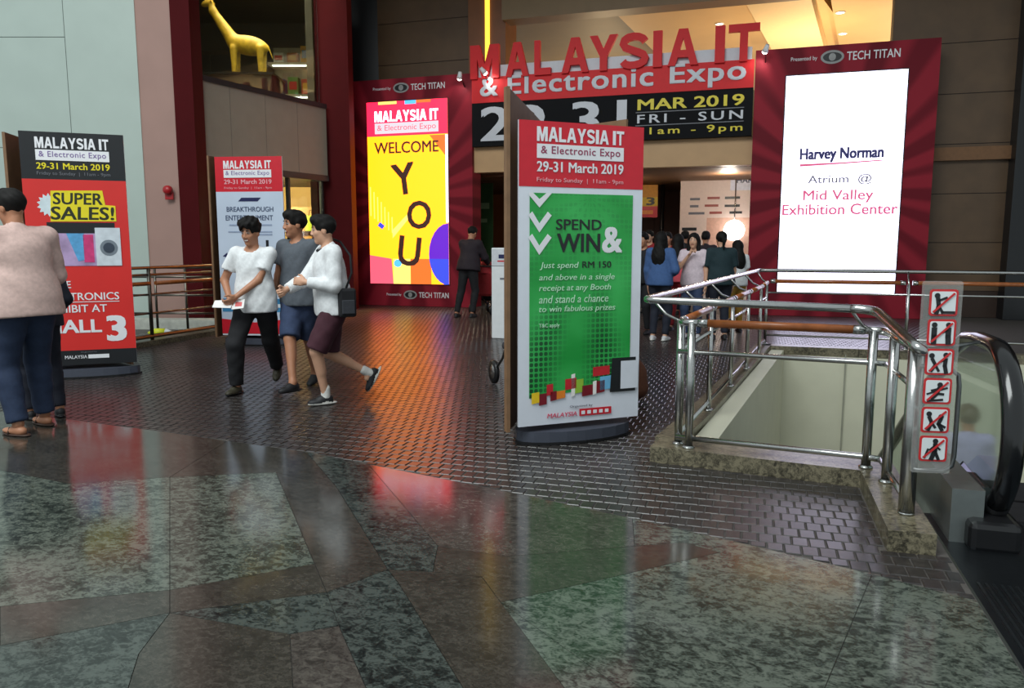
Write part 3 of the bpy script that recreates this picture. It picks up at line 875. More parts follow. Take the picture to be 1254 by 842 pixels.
struct(box('wall_hall_left', HALLW, None, -9, -8.8, 17.6, 24, 0, 3.1), 'brown side wall of the entrance hall')
struct(box('wall_hall_right', HALLW, None, 5.8, 6, 17.5, 24, 0, 3.1), 'brown right wall of the entrance hall')
# upper atrium ceiling
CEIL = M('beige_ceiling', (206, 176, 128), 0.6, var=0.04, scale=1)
CEIL_SHADED = M('shaded_ceiling', (120, 100, 66), 0.6, var=0.06, scale=1)  # dimness of the upper ceiling painted in as a darker tone
struct(box('ceiling_atrium', CEIL_SHADED, None, -22, 16, 17.7, 40, 7.4, 7.6), 'ceiling of the upper hall with its dimness painted in')
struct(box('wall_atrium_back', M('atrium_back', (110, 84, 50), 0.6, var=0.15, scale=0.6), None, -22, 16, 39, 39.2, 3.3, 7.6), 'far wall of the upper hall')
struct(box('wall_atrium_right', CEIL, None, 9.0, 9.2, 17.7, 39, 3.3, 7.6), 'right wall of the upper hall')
struct(box('wall_atrium_left', CEIL_SHADED, None, -18, -17.8, 17.7, 39, 3.3, 7.6), 'left wall of the upper hall')
def ceil_poly(name, mat, px, z, t=0.22, label=None):
    o = prism(name, mat, None, [v2(G(u, v, z)) for u, v in px], z, z + t)
    return struct(o, label)
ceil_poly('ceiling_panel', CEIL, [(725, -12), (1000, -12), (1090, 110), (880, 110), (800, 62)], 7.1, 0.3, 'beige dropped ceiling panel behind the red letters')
ceil_poly('ceiling_cove', M('lit_cove_tone', (240, 220, 176), 0.6, var=0.02), [(903, -14), (990, -14), (1012, 70), (950, 70)], 6.75, 0.33, 'diagonal ceiling beam above the banner with its cove light painted in')  # cove light on this face put into a paler colour
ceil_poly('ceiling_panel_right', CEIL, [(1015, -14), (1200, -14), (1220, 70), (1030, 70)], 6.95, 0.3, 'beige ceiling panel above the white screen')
# small warm downlights set in the upper hall ceiling
LAMP = led('warm_downlight', (1.0, 0.84, 0.55), 12.0)
def downlight(u, v, z, label, r=0.09):
    p = G(u, v, z)
    o = thing('ceiling_downlight', label, 'downlight', (p.x, p.y, z), 0, 'downlights of the upper hall')
    lathe('lamp_ring', WHITE, o, [(r * 1.35, 0.0), (r * 1.35, -0.015), (r, -0.02), (r, 0.0)], 16)
    lathe('lamp_lens', LAMP, o, [(0, -0.012), (r, -0.012), (r, -0.002), (0, -0.002)], 16)
for u, v, z, l in ((865, 6, 7.1, 'small round downlight at the top above the red letter A'), (881, 29, 7.1, 'small round downlight beside the last red letter I'), (1029, 15, 6.95, 'upper small downlight above the white screen'), (1032, 41, 6.95, 'lower small downlight just above the white screen'),
                   (668, 23, 7.4, 'small downlight in the dark-toned ceiling above the red letter L')):
    downlight(u, v, z, l)
def point(name, loc, power, color, r=0.25):
    d = bpy.data.lights.new(name, 'POINT'); d.energy, d.color, d.shadow_soft_size = power, color, r
    o = bpy.data.objects.new(name, d); o.location = loc; COL.objects.link(o); return o
WARM = (1.0, 0.78, 0.46)
point('upper_hall_fill', (1.5, 21.5, 4.3), 520, WARM)  # unseen point lights added to brighten the upper ceiling
point('upper_hall_fill', (4.5, 25.5, 4.6), 560, WARM)
point('upper_hall_fill', (-5.0, 27.0, 4.6), 420, WARM)
point('hall_lamp', (-0.6, 18.6, 2.85), 60, (1.0, 0.88, 0.74), 0.15)
point('hall_lamp', (-3.2, 19.2, 2.85), 30, (1.0, 0.8, 0.6), 0.15)
p = (*PD(310, 17.2), 2.5); point('shop_lamp', p, 420, (1.0, 0.82, 0.5), 0.2)
area_light('upper_shop_fill', (*PD(335, 16.3), 6.88), (0, 0, 0), 2.6, 110, (1.0, 0.88, 0.66)).data.spread = math.radians(95)   # unseen area light added to brighten the shop, narrowed to spare the floor
# unseen slab far above the frame, added to shade the back of the plaza
struct(box('ceiling_shade_slab', M('shade_slab_grey', (150, 146, 138), 0.7), None, -18, 10, 9.5, 18.5, 8.6, 8.9), 'unseen slab added above the entrance to shade the plaza')

# ------------------------------------------------------------------ LED portals
def sunburst(name, cx, cz):
    m = bpy.data.materials.new(name); m.use_nodes = True
    nt = m.node_tree; p = nt.nodes['Principled BSDF']; L = nt.links.new
    tc = nt.nodes.new('ShaderNodeTexCoord'); sp = nt.nodes.new('ShaderNodeSeparateXYZ')
    L(tc.outputs['Object'], sp.inputs[0])
    def mth(op, a, b=None):
        n = nt.nodes.new('ShaderNodeMath'); n.operation = op
        for i, x in enumerate((a, b)):
            if x is None: continue
            if isinstance(x, (int, float)): n.inputs[i].default_value = x
            else: L(x, n.inputs[i])
        return n.outputs[0]
    ang = mth('ARCTAN2', mth('SUBTRACT', sp.outputs['Z'], cz), mth('SUBTRACT', sp.outputs['X'], cx))
    s = mth('SINE', mth('MULTIPLY', ang, 22.0)); s2 = mth('SINE', mth('MULTIPLY', ang, 9.0))
    k = mth('ADD', mth('MULTIPLY', s, 0.5), mth('MULTIPLY', s2, 0.25))
    r = nt.nodes.new('ShaderNodeValToRGB')
    r.color_ramp.elements[0].position = 0.35; r.color_ramp.elements[0].color = (*lin(108, 16, 32), 1)
    r.color_ramp.elements[1].position = 0.62; r.color_ramp.elements[1].color = (*lin(146, 32, 48), 1)
    L(mth('ADD', mth('MULTIPLY', k, 0.5), 0.5), r.inputs['Fac']); L(r.outputs['Color'], p.inputs['Base Color'])
    p.inputs['Roughness'].default_value = 0.6; p.inputs['Specular IOR Level'].default_value = 0.2
    return m
LY = led('screen_yellow', (1.0, 0.235, 0.004), 4.0); LR = led('screen_red', (1.0, 0.012, 0.05), 2.8)
LW = led('screen_white', (0.80, 0.78, 1.0), 3.2); LW2 = led('screen_soft_white', (0.95, 0.86, 0.95), 1.0)
LK = led('screen_black', (0.05, 0.016, 0.01), 1.0); LP = led('screen_purple', (0.20, 0.02, 0.85), 0.9); LB = led('screen_blue', (0.06, 0.10, 1.0), 1.0)
LO = led('screen_orange', (1.0, 0.16, 0.02), 1.5); LPK = led('screen_pink', (1.0, 0.10, 0.16), 1.6); LNV = led('screen_navy', (0.012, 0.012, 0.10), 1.0); LG = led('screen_grey', (0.12, 0.12, 0.16), 1.0)
LMG = led('screen_magenta', (0.75, 0.10, 0.24), 1.0); LCY = led('screen_cyan', (0.1, 0.5, 1.0), 1.5); LYL = led('screen_pale_yellow', (1.0, 0.62, 0.12), 2.2)
def portal(label, X0, X1, ztop, led_rect, cat='display'):
    W = X1 - X0
    t = thing('screen_portal', label, cat, (X0, 16.5, 0))
    body = box('portal_body', sunburst('sunburst_print', W / 2, 2.5), t, 0, W, 0, 0.55, 0, ztop)
    x0, x1, z0, z1 = led_rect
    bz = box('screen_bezel', NEARBLACK, t, x0 - X0 - 0.02, x1 - X0 + 0.02, -0.012, 0.01, z0 - 0.02, z1 + 0.02)
    return t, body, W
def presented(body, xs, z, h):
    x0, xa, xb, x1 = xs
    lettering('Presented by', INK_W, body, x0, xa - 0.06, z + h * .15, z + h * .75, 2, 0.0)
    ov = flat('logo_oval', M('logo_grey', (150, 150, 150), 0.4), body, disc((xa + xb) / 2, z + h * .5, (xb - xa) / 2, h * .8), 2)
    flat('logo_mark', INK_B, body, disc((xa + xb) / 2, z + h * .5, (xb - xa) / 2 * .8, h * .55), 3)
    flat('logo_mark', M('logo_grey', (150, 150, 150), 0.4), body, disc((xa + xb) / 2, z + h * .5, (xb - xa) / 2 * .3, h * .45), 4)
    lettering('TECH TITAN', INK_W, body, xb + 0.05, x1, z, z + h, 2, 0.01)
# left: WELCOME YOU
PX0, PX1 = -9.11, -6.07
tp, body, W = portal('left portal with a lit yellow WELCOME YOU screen in a dark red sunburst frame', PX0, PX1, 5.18, (-8.66, -6.65, 0.52, 4.68))
presented(body, (0.62, 1.13, 1.52, 2.40), 4.90, 0.14); presented(body, (0.86, 1.30, 1.64, 2.44), 0.20, 0.13)
sx0, sx1, sz0, sz1 = -8.66 - PX0, -6.65 - PX0, 0.52, 4.68
def fx(f): return sx0 + f * (sx1 - sx0)
def tz(t): return sz1 - t * (sz1 - sz0)
B0 = 0.012
scr = flat('led_screen', LY, tp, rect(sx0, sx1, sz0, sz1), 1, B0)
def lf(name, mat, poly, layer): return flat(name, mat, scr, [(fx(a), tz(b)) for a, b in poly], layer, B0)
def fr(x0, x1, t0, t1): return [(x0, t1), (x1, t1), (x1, t0), (x0, t0)]
lf('header_band', LR, fr(0, 1, 0, .185), 2)
lf('colour_tab', LYL, fr(0.15, .38, -0.0, .015), 3); lf('colour_tab', LCY, fr(.48, .62, 0, .02), 3); lf('colour_tab', LO, fr(.62, .8, 0, .015), 3)
title(LW, scr, fx(.10), fx(.89), tz(.108), tz(.050), 4, B0)
lf('title_bar', LW2, fr(.10, .89, .115, .172), 3)
lettering('& Electronic Expo', LPK, scr, fx(.13), fx(.86), tz(.165), tz(.125), 4, 0.0, base=B0)
lf('edge_strip', LW, fr(.972, 1, .19, .66), 3)
lf('corner_glow', LPK, [(0, 1), (.30, 1), (.28, .86), (.0, .84)], 3); lf('corner_square', LYL, fr(.30, .52, .86, 1), 3); lf('corner_square', LO, fr(.52, .78, .86, 1), 3)
lf('corner_triangle', LO, [(.78, .19), (.97, .19), (.97, .30)], 3)
for k in range(7):
    x = .02 + k * .045; y = .46 + k * .028
    lf('diagonal_line', LYL, [(x, y + .16 - k * .012), (x + .012, y + .16 - k * .012), (x + .012, y), (x, y)], 3)
lf('pale_ribbon', LYL, [(.30, .70), (.52, .60), (.52, .63), (.30, .745)], 3)
pd = [(1.0, .665)] + [(1.0 - .245 * math.cos(a), .835 - .17 * math.sin(a)) for a in [math.radians(90 - k * 15) for k in range(13)]]
pd = [(min(1.0, x), min(1.0, y)) for x, y in pd] + [(1.0, 1.0)]
lf('purple_disc', LP, list(reversed(pd)), 4)
pb = [(x, y) for x, y in pd if y > .84]
lf('blue_half', LB, [(1.0, .86)] + [(1.0 - .245 * math.cos(a), .835 + .17 * math.sin(a)) for a in [math.radians(8 + k * 14) for k in range(6)]] + [(1.0, 1.0)], 5)
lf('small_tag', LB, [(.14, .655), (.20, .675), (.17, .695), (.11, .675)], 5)
lf('small_tag', LCY, disc(.36, .885, .05, .022, 12), 5)
lettering('WELCOME', LK, scr, fx(.09), fx(.89), tz(.280), tz(.218), 6, 0.016, base=B0)
def tilted(ch, x0, x1, t0, t1, deg):
    o = lettering(ch, LK, scr, fx(x0), fx(x1), tz(t1), tz(t0), 6, 0.02, base=B0)
    c = Vector((fx((x0 + x1) / 2), 0, tz((t0 + t1) / 2)))
    o.matrix_local = Matrix.Translation(c) @ Matrix.Rotation(math.radians(deg), 4, 'Y') @ Matrix.Translation(-c)
tilted('Y', .31, .60, .335, .505, -7); tilted('O', .49, .79, .54, .695, 4); tilted('U', .37, .65, .735, .90, 7)
# right: white screen
QX0, QX1 = -0.09, 3.19
tp, body, W = portal('right portal with a large glowing white screen in a dark red sunburst frame', QX0, QX1, 5.23, (0.50, 2.66, 0.47, 4.70))
presented(body, (0.66, 1.20, 1.62, 2.60), 4.93, 0.16)
sx0, sx1, sz0, sz1 = 0.50 - QX0, 2.66 - QX0, 0.47, 4.70
scr = flat('led_screen', LW, tp, rect(sx0, sx1, sz0, sz1), 1, B0)
lettering('Harvey Norman', LNV, scr, fx(.145), fx(.845), tz(.397), tz(.330), 3, 0.045, base=B0)
flat('logo_swoosh', LMG, scr, [(fx(.15), tz(.412)), (fx(.5), tz(.405)), (fx(.84), tz(.396)), (fx(.84), tz(.391)), (fx(.5), tz(.398)), (fx(.15), tz(.401))], 3, B0)
lettering('Atrium  @', LG, scr, fx(.225), fx(.76), tz(.500), tz(.452), 3, 0.01, base=B0)
lettering('Mid Valley', LMG, scr, fx(.19), fx(.78), tz(.582), tz(.522), 3, 0.012, base=B0)
lettering('Exhibition Center', LMG, scr, fx(-.0 + .015), fx(.985), tz(.635), tz(.585), 3, 0.014, base=B0)

# ------------------------------------------------------------------ entrance banner
BX0, BX1 = -6.05, -0.11
BAN = thing('entrance_banner', 'red and black entrance banner spanning the two portals with expo name and dates', 'banner', (BX0, 16.44, 3.59))
BY = 16.44
def bx(u): return GY(u, 110, BY).x - BX0
def bz(u, v): return GY(u, v, BY).z - 3.59
REDB = M('banner_red', (216, 16, 26), 0.6, var=0.03); BLKB = M('banner_black', (14, 15, 19), 0.75, var=0.06, spec=0.2)
YELB = M('banner_yellow', (226, 206, 40), 0.45, var=0.03); WHTB = M('banner_white', (206, 208, 216), 0.45, var=0.03)
rb = box('red_board', REDB, BAN, 0, BX1 - BX0, 0, 0.16, 0.93, 1.47)
kb = box('black_board', BLKB, BAN, 0, BX1 - BX0, 0.01, 0.16, 0.0, 0.925)
box('white_backing', WHTB, BAN, 0.10, BX1 - BX0 - 0.05, 0.05, 0.14, 1.40, 1.72)
for ch, ua, ub in (('M', 577, 612), ('A', 620, 648), ('L', 655, 675), ('A', 688, 721), ('Y', 722, 756), ('S', 758, 794), ('I', 799, 810), ('A', 817, 854), ('I', 874, 886), ('T', 890, 928)):
    xa_, xb_ = bx(ua), bx(ub)
    prism('cut_out_letter', REDB, BAN, [(xa_ + px_ * (xb_ - xa_), 1.43 + pz_ * 0.71) for px_, pz_ in BLOCK[ch]], -0.04, 0.06, UPRIGHT)
lettering('&', WHTB, rb, bx(588), bx(610), 1.06, 1.47, 2, 0.02, thick=0.02, base=0.02)
lettering('Electronic', WHTB, rb, bx(622), bx(800), 1.07, 1.47, 2, 0.02, thick=0.02, base=0.02, space=1.1)
lettering('Expo', WHTB, rb, bx(820), bx(913), 0.97, 1.47, 2, 0.02, thick=0.02, base=0.02, space=1.1)
lettering('29-31', WHTB, kb, bx(588), bx(768), 0.10, 0.84, 2, 0.02, base=-0.008)
lettering('MAR 2019', YELB, kb, bx(781), bx(912), 0.60, 0.82, 2, 0.02, base=-0.008)
lettering('FRI - SUN', WHTB, kb, bx(781), bx(911), 0.335, 0.51, 2, 0.012, base=-0.008, space=1.3)
lettering('11am - 9pm', YELB, kb, bx(783), bx(911), 0.06, 0.245, 2, 0.012, base=-0.008, space=1.3)
for z in (0.555, 0.29): flat('rule_line', INK_G, kb, rect(bx(779), bx(912), z - 0.008, z + 0.008), 2, -0.008)
SPOT = led('spot_lens', (1.0, 0.93, 0.85), 14.0)
def clip_spot(u, v, y, label, aim):
    p = GY(u, v, y)
    o = thing('clip_spotlight', label, 'spotlight', p, 0, 'clip spotlights on the entrance banner')
    q = Vector((0, -1, 0)).rotation_difference(Vector(aim).normalized()).to_matrix().to_4x4() @ Matrix.Rotation(math.pi / 2, 4, 'X')
    lathe('lamp_head', WHITE, o, [(0, -0.09), (0.035, -0.09), (0.05, 0.0), (0.065, 0.05), (0.055, 0.052)], 16, q)
    lathe('lamp_lens', SPOT, o, [(0, 0.10), (0.03, 0.092), (0.05, 0.07), (0.054, 0.05), (0.05, 0.045)], 16, q)
    tube('lamp_arm', STEEL_D, o, [(0, 0.02, 0), (0, 0.12, -0.05), (0, 0.36, -0.22)], 0.012, 8)
    d = bpy.data.lights.new('clip_spot_light', 'SPOT'); d.energy = 30; d.spot_size = math.radians(110); d.spot_blend = 0.8; d.color = (1, .92, .82); d.shadow_soft_size = 0.05
    l = bpy.data.objects.new('clip_spot_light', d); COL.objects.link(l); l.parent = o
    av = Vector(aim).normalized(); l.location = av * 0.08
    l.rotation_euler = av.to_track_quat('-Z', 'Y').to_euler()
clip_spot(563, 93, 16.2, 'left clip spotlight above the welcome screen portal', (-0.25, 0.45, -0.7))
clip_spot(592, 87, 16.2, 'clip spotlight at the left end of the red banner', (0.45, 0.5, -0.6))
clip_spot(938, 60, 16.2, 'clip spotlight at the right end of the red banner', (-0.3, 0.5, -0.7))
# ------------------------------------------------------------------ triangular poster totems
def totem(label, BLp, BRp, zb, Hp, apex, top, ext_l, ext_r, base_w, base_d, rb_w=None):
    A, B = Vector((BLp.x, BLp.y)), Vector((BRp.x, BRp.y))
    mid = (A + B) / 2; d = (B - A).normalized(); W = (B - A).length
    rz = math.atan2(d.y, d.x)
    t = thing('poster_totem', label, 'poster stand', (mid.x, mid.y, 0), rz)
    inv = Matrix.Rotation(-rz, 2)
    C = inv @ (Vector(apex) - mid)
    la, rbp = Vector((-W / 2 - ext_l, 0.03)), Vector((W / 2 - ext_r, 0.03))
    if rb_w is not None: rbp = inv @ (Vector(rb_w) - mid)
    def side(a, b, mat, nm):
        dd = (b - a).normalized(); n = Vector((-dd.y, dd.x)) * 0.012
        prism(nm, mat, t, [tuple(a - n), tuple(b - n), tuple(b + n), tuple(a + n)], zb - 0.03, top)
    side(la, C, PLY_D, 'side_board'); side(rbp, C, PLY, 'back_board')
    prism('brace', PLY_D, t, [(W / 2 - 0.10, 0.02), (W / 2 - 0.06, 0.02), (rbp.x + 0.02, rbp.y), (rbp.x - 0.02, rbp.y)], 1.1, 1.14) if rbp.y > 0.1 else None
    box('edge_strip', PLY, t, la.x - 0.014, la.x + 0.012, 0.0, 0.05, zb - 0.03, top)
    # base: a thick boat-shaped pedestal
    n = 20
    plan = [(base_w / 2 * math.cos(a), 0.10 + base_d * math.sin(a) * (1.0 if math.sin(a) > 0 else 0.62)) for a in [2 * math.pi * k / n for k in range(n)]]
    bm = nb(); add_prism(bm, plan, 0.0, zb - 0.045)
    pe = obj('pedestal', bm, CHAR, t)
    bm = nb(); add_prism(bm, [(x * 1.03, 0.10 + (y - 0.10) * 1.03) for x, y in plan], 0.0, 0.02); obj('pedestal_foot', bm, BLACK, t)
    pn = box('poster_panel', PRINT_W, t, -W / 2, W / 2, 0.0, 0.02, zb, zb + Hp)
    F = lambda f: -W / 2 + f * W
    T = lambda s: zb + Hp * (1 - s)
    return t, pn, F, T
def logo_head(pn, F, T, bgm, x0, x1, ts, bar_ink, date_ink, small_ink):
    """expo heading: title, bar with subtitle, date, hours"""
    (a0, a1), (b0, b1), (c0, c1), (d0, d1) = ts
    title(INK_W, pn, F(x0), F(x1), T(a1), T(a0), 3)
    flat('title_bar', INK_W, pn, rect(F(x0), F(x1), T(b1), T(b0)), 3)
    lettering('& Electronic Expo', bar_ink, pn, F(x0 + .03), F(x1 - .03), T(b1 - .007), T(b0 + .006), 4, 0.01, space=1.1)
    lettering('29-31 March 2019', date_ink, pn, F(x0), F(x1), T(c1), T(c0), 3, 0.02)
    lettering('Friday to Sunday  |  11am - 9pm', small_ink, pn, F(x0), F(x1), T(d1), T(d0), 3, 0.0)

# --- centre: SPEND & WIN
BLp, BRp = G(635, 523, 0.14), G(781, 509, 0.14)
apx = GD(672, 160, 1.0); apx = G(672, 160, 2.47)
CT, pn, F, T = totem('big green SPEND & WIN poster stand in the middle of the floor', BLp, BRp, 0.14, 2.12, (apx.x, apx.y), 2.47, 0.075, 0.08, 0.92, 0.30, tuple(G(768, 146, 2.47))[:2])
flat('red_header', INK_R, pn, rect(F(0), F(1), T(.208), T(0)), 1)
INK_P = M('pink_violet_ink', (150, 60, 90), 0.4)
logo_head(pn, F, T, INK_R, .135, .83, ((.018, .064), (.072, .117), (.127, .160), (.178, .196)), INK_P, INK_W, M('pale_pink_ink', (236, 170, 178), 0.4))
def green_print():
    m = bpy.data.materials.new('green_dot_print'); m.use_nodes = True
    nt = m.node_tree; p = nt.nodes['Principled BSDF']; L = nt.links.new
    tc = nt.nodes.new('ShaderNodeTexCoord'); sp = nt.nodes.new('ShaderNodeSeparateXYZ'); L(tc.outputs['Object'], sp.inputs[0])
    def mth(op, a, b=None):
        n = nt.nodes.new('ShaderNodeMath'); n.operation = op
        for i, x in enumerate((a, b)):
            if x is None: continue
            if isinstance(x, (int, float)): n.inputs[i].default_value = x
            else: L(x, n.inputs[i])
        return n.outputs[0]
    X, Z = sp.outputs['X'], sp.outputs['Z']
    ray = mth('SINE', mth('MULTIPLY', mth('ARCTAN2', mth('SUBTRACT', X, 0.06), mth('SUBTRACT', 1.75, Z)), 14.0))
    dot = mth('MULTIPLY', mth('SINE', mth('MULTIPLY', X, 84.0)), mth('SINE', mth('MULTIPLY', Z, 84.0)))
    dot = mth('GREATER_THAN', mth('ABSOLUTE', dot), 0.35)
    low = mth('SUBTRACT', 1.25, Z)                        # dots fade out towards the top of the print
    k = mth('MULTIPLY', dot, mth('MULTIPLY', mth('ADD', mth('MULTIPLY', ray, 0.5), 0.42), mth('MINIMUM', mth('MAXIMUM', mth('MULTIPLY', low, 1.9), 0.22), 1.0)))
    nz = nt.nodes.new('ShaderNodeTexNoise'); nz.inputs['Scale'].default_value = 2.2; L(tc.outputs['Object'], nz.inputs['Vector'])
    r = nt.nodes.new('ShaderNodeValToRGB')
    r.color_ramp.elements[0].color = (*lin(20, 150, 58), 1); r.color_ramp.elements[1].color = (*lin(60, 186, 92), 1)
    r.color_ramp.elements[0].position = .35; r.color_ramp.elements[1].position = .7
    L(nz.outputs['Fac'], r.inputs['Fac'])
    mx = nt.nodes.new('ShaderNodeMix'); mx.data_type = 'RGBA'
    L(mth('MINIMUM', mth('MAXIMUM', k, 0.0), 1.0), mx.inputs['Factor']); L(r.outputs['Color'], mx.inputs['A']); mx.inputs['B'].default_value = (*lin(8, 56, 30), 1)
    L(mx.outputs['Result'], p.inputs['Base Color']); p.inputs['Roughness'].default_value = 0.4
    return m
flat('green_field', green_print(), pn, [(F(.082), T(.905)), (F(.70), T(.885)), (F(.916), T(.80)), (F(.916), T(.228)), (F(.082), T(.228))], 2)
for t0, t1, cut in ((.225, .272, True), (.288, .355, False), (.36, .428, False)):
    x0, x1 = .07, .25; xm = .155; w = .055
    if cut: poly = [(.105, .228), (.155, .248), (.21, .228), (.25, .228), (.155, .275), (.075, .236), (.075, .228)]
    else: poly = [(x0, t0 + .012), (x0 + .03, t0), (xm, t0 + .038), (x1 - .03, t0), (x1, t0 + .012), (xm, t1), ]
    flat('chevron', INK_W, pn, [(F(a), T(b)) for a, b in reversed(poly)], 4)
lettering('SPEND', INK_B, pn, F(.286), F(.655), T(.346), T(.311), 4, 0.012)
lettering('WIN', INK_B, pn, F(.295), F(.645), T(.420), T(.358), 4, 0.02)
lettering('&', INK_W, pn, F(.66), F(.83), T(.422), T(.335), 4, 0.03)
PALEG = M('pale_green_ink', (190, 232, 200), 0.4)
lettering('Just spend', PALEG, pn, F(.16), F(.47), T(.478), T(.452), 4, 0.0, 0.2)
lettering('RM 150', INK_B, pn, F(.50), F(.74), T(.472), T(.450), 4, 0.01)
for s, x1, t in (('and above in a single', .77, .492), ('receipt at any Booth', .74, .527), ('and stand a chance', .72, .562), ('to win fabulous prizes', .78, .597)):
    lettering(s, PALEG, pn, F(.155), F(x1), T(t + .026), T(t), 4, 0.0, 0.2)
lettering('T&C apply', PALEG, pn, F(.155), F(.32), T(.672), T(.655), 4, 0.0)
gc = {c: M('gift_' + c, rgb, 0.4) for c, rgb in dict(red=(196, 36, 46), dred=(120, 20, 34), org=(230, 130, 40), yel=(240, 200, 40), grn=(150, 190, 60), blu=(110, 180, 220), wht=(240, 236, 232)).items()}
for c, x0, x1, t0, t1 in (('yel', .10, .16, .885, .925), ('dred', .16, .22, .89, .932), ('red', .22, .27, .86, .90), ('dred', .25, .30, .885, .92), ('org', .30, .37, .885, .915), ('red', .37, .46, .845, .885), ('wht', .42, .45, .83, .91), ('grn', .45, .52, .85, .90),
                          ('dred', .51, .60, .872, .912), ('wht', .60, .63, .86, .91), ('dred', .63, .70, .86, .905), ('red', .60, .74, .81, .845), ('blu', .66, .76, .845, .895), ('yel', .76, .86, .85, .90), ('org', .78, .83, .84, .885)):
    flat('gift_box', gc[c], pn, [(F(x0), T(t1)), (F(x1), T(t1 - .004)), (F(x1), T(t0)), (F(x0), T(t0 + .003))], 4)
flat('tablet_picture', INK_B, pn, [(F(.745), T(.905)), (F(.965), T(.905)), (F(.965), T(.785)), (F(.76), T(.785))], 5)
flat('tablet_screen', PRINT_W, pn, rect(F(.835), F(.985), T(.895), T(.797)), 6)
lettering('Organised by', INK_G, pn, F(.41), F(.60), T(.950), T(.940), 4, 0.0)
lettering('MALAYSIA', M('pink_red_ink', (214, 70, 100), 0.4), pn, F(.225), F(.47), T(.978), T(.962), 4, 0.01, 0.15)
flat('organiser_block', INK_R, pn, rect(F(.49), F(.76), T(.980), T(.955)), 4)
for k in range(5): flat('organiser_mark', INK_W, pn, rect(F(.505 + k * .05), F(.535 + k * .05), T(.974), T(.962)), 5)

# --- left: SUPER SALES
BLp, BRp = G(45, 449, 0.14), G(168, 443, 0.14)
apx = G(70, 178, 2.62)
T1, pn, F, T = totem('red and black SUPER SALES poster stand on the far left', BLp, BRp, 0.14, 2.44, (apx.x, apx.y), 2.56, 0.13, 0.05, 1.0, 0.30)
pr = flat('red_field', M('red_orange_ink', (214, 44, 40), 0.42, var=0.05, scale=2), pn, rect(F(0), F(1), T(.935), T(.197)), 1)
flat('black_header', INK_B, pn, rect(F(0), F(1), T(.197), T(0)), 1); flat('black_footer', INK_B, pn, rect(F(0), F(1), T(1), T(.935)), 1)
logo_head(pn, F, T, INK_B, .145, .85, ((.022, .068), (.074, .118), (.128, .155), (.165, .183)), M('grey_violet_ink', (130, 110, 160), 0.4), INK_Y, INK_G)
star = [(F(.235 + (.115 if k % 2 else .085) * math.cos(2 * math.pi * k / 28)), T(.305 + (.05 if k % 2 else .037) * math.sin(2 * math.pi * k / 28))) for k in range(28)]
flat('starburst', M('ice_white_ink', (210, 224, 230), 0.4), pn, star, 2)
flat('title_plate', INK_Y, pn, [(F(.24), T(.375)), (F(.88), T(.372)), (F(.88), T(.305)), (F(.78), T(.302)), (F(.76), T(.24)), (F(.26), T(.245))], 3)
DKO = M('dark_olive_ink', (40, 44, 24), 0.4)
lettering('SUPER', DKO, pn, F(.275), F(.755), T(.302), T(.252), 4, 0.02, 0.06); lettering('SALES!', DKO, pn, F(.245), F(.865), T(.367), T(.311), 4, 0.02, 0.06)
flat('dark_plate', INK_B, pn, rect(F(.20), F(.86), T(.425), T(.378)), 2)
ph = flat('picture_strip', M('picture_mauve', (176, 150, 190), 0.4, var=0.3, scale=6), pn, rect(F(.28), F(.70), T(.565), T(.425)), 3)
flat('picture_piece', M('picture_blue', (90, 160, 210), 0.4, var=0.2), pn, [(F(.38), T(.425)), (F(.55), T(.425)), (F(.54), T(.54)), (F(.48), T(.545))][::-1], 4)
flat('picture_piece', M('picture_pink', (206, 60, 120), 0.4, var=0.2), pn, rect(F(.54), F(.64), T(.55), T(.43)), 4)
flat('washing_machine_picture', M('picture_white', (206, 214, 222), 0.4), pn, rect(F(.66), F(.91), T(.565), T(.40)), 5)
flat('machine_door', M('machine_ring', (120, 130, 140), 0.4), pn, disc(F(.79), T(.487), .085), 6); flat('machine_door', M('machine_glass', (60, 70, 84), 0.3), pn, disc(F(.79), T(.487), .055), 7)
for s, x0, x1, t0, t1, bo in (('MORE', .12, .39, .63, .662, .012), ('ELECTRONICS', .12, .86, .682, .715, .012), ('EXHIBIT AT', .12, .73, .735, .768, .012), ('HALL', .12, .665, .80, .858, .03), ('3', .71, .915, .785, .90, .04)):
    lettering(s, INK_W, pn, F(x0), F(x1), T(t1), T(t0), 3, bo)
flat('rule_line', INK_W, pn, rect(F(.12), F(.86), T(.724), T(.721)), 3)
lettering('Organised by', INK_G, pn, F(.44), F(.60), T(.948), T(.941), 3, 0.0)
lettering('MALAYSIA', INK_W, pn, F(.28), F(.50), T(.972), T(.957), 3, 0.01); flat('organiser_block', INK_W, pn, rect(F(.51), F(.72), T(.973), T(.956)), 3)

# --- behind the walkers
BLp, BRp = G(273, 410, 0.14), G(353, 411, 0.14)
apx = G(318, 199, 2.72)
T2, pn, F, T = totem('white and red poster stand behind the man in the white shirt', BLp, BRp, 0.14, 2.50, (apx.x, apx.y), 2.66, 0.10, 0.06, 1.0, 0.30)
flat('pale_field', M('pale_blue_print', (196, 208, 226), 0.4, var=0.06, scale=1.5), pn, rect(F(0), F(1), T(.92), T(.192)), 1)
flat('red_header', INK_R, pn, rect(F(0), F(1), T(.192), T(0)), 1)
logo_head(pn, F, T, INK_R, .13, .84, ((.022, .066), (.072, .115), (.125, .150), (.165, .180)), M('grey_violet_ink', (130, 110, 160), 0.4), M('pale_pink_ink', (236, 170, 178), 0.4), M('pale_pink_ink', (236, 170, 178), 0.4))
SLATE = M('slate_ink', (70, 84, 112), 0.4)
flat('brand_mark', M('navy_ink', (36, 40, 84), 0.4), pn, [(F(.33), T(.245)), (F(.62), T(.245)), (F(.67), T(.225)), (F(.38), T(.225))], 3)
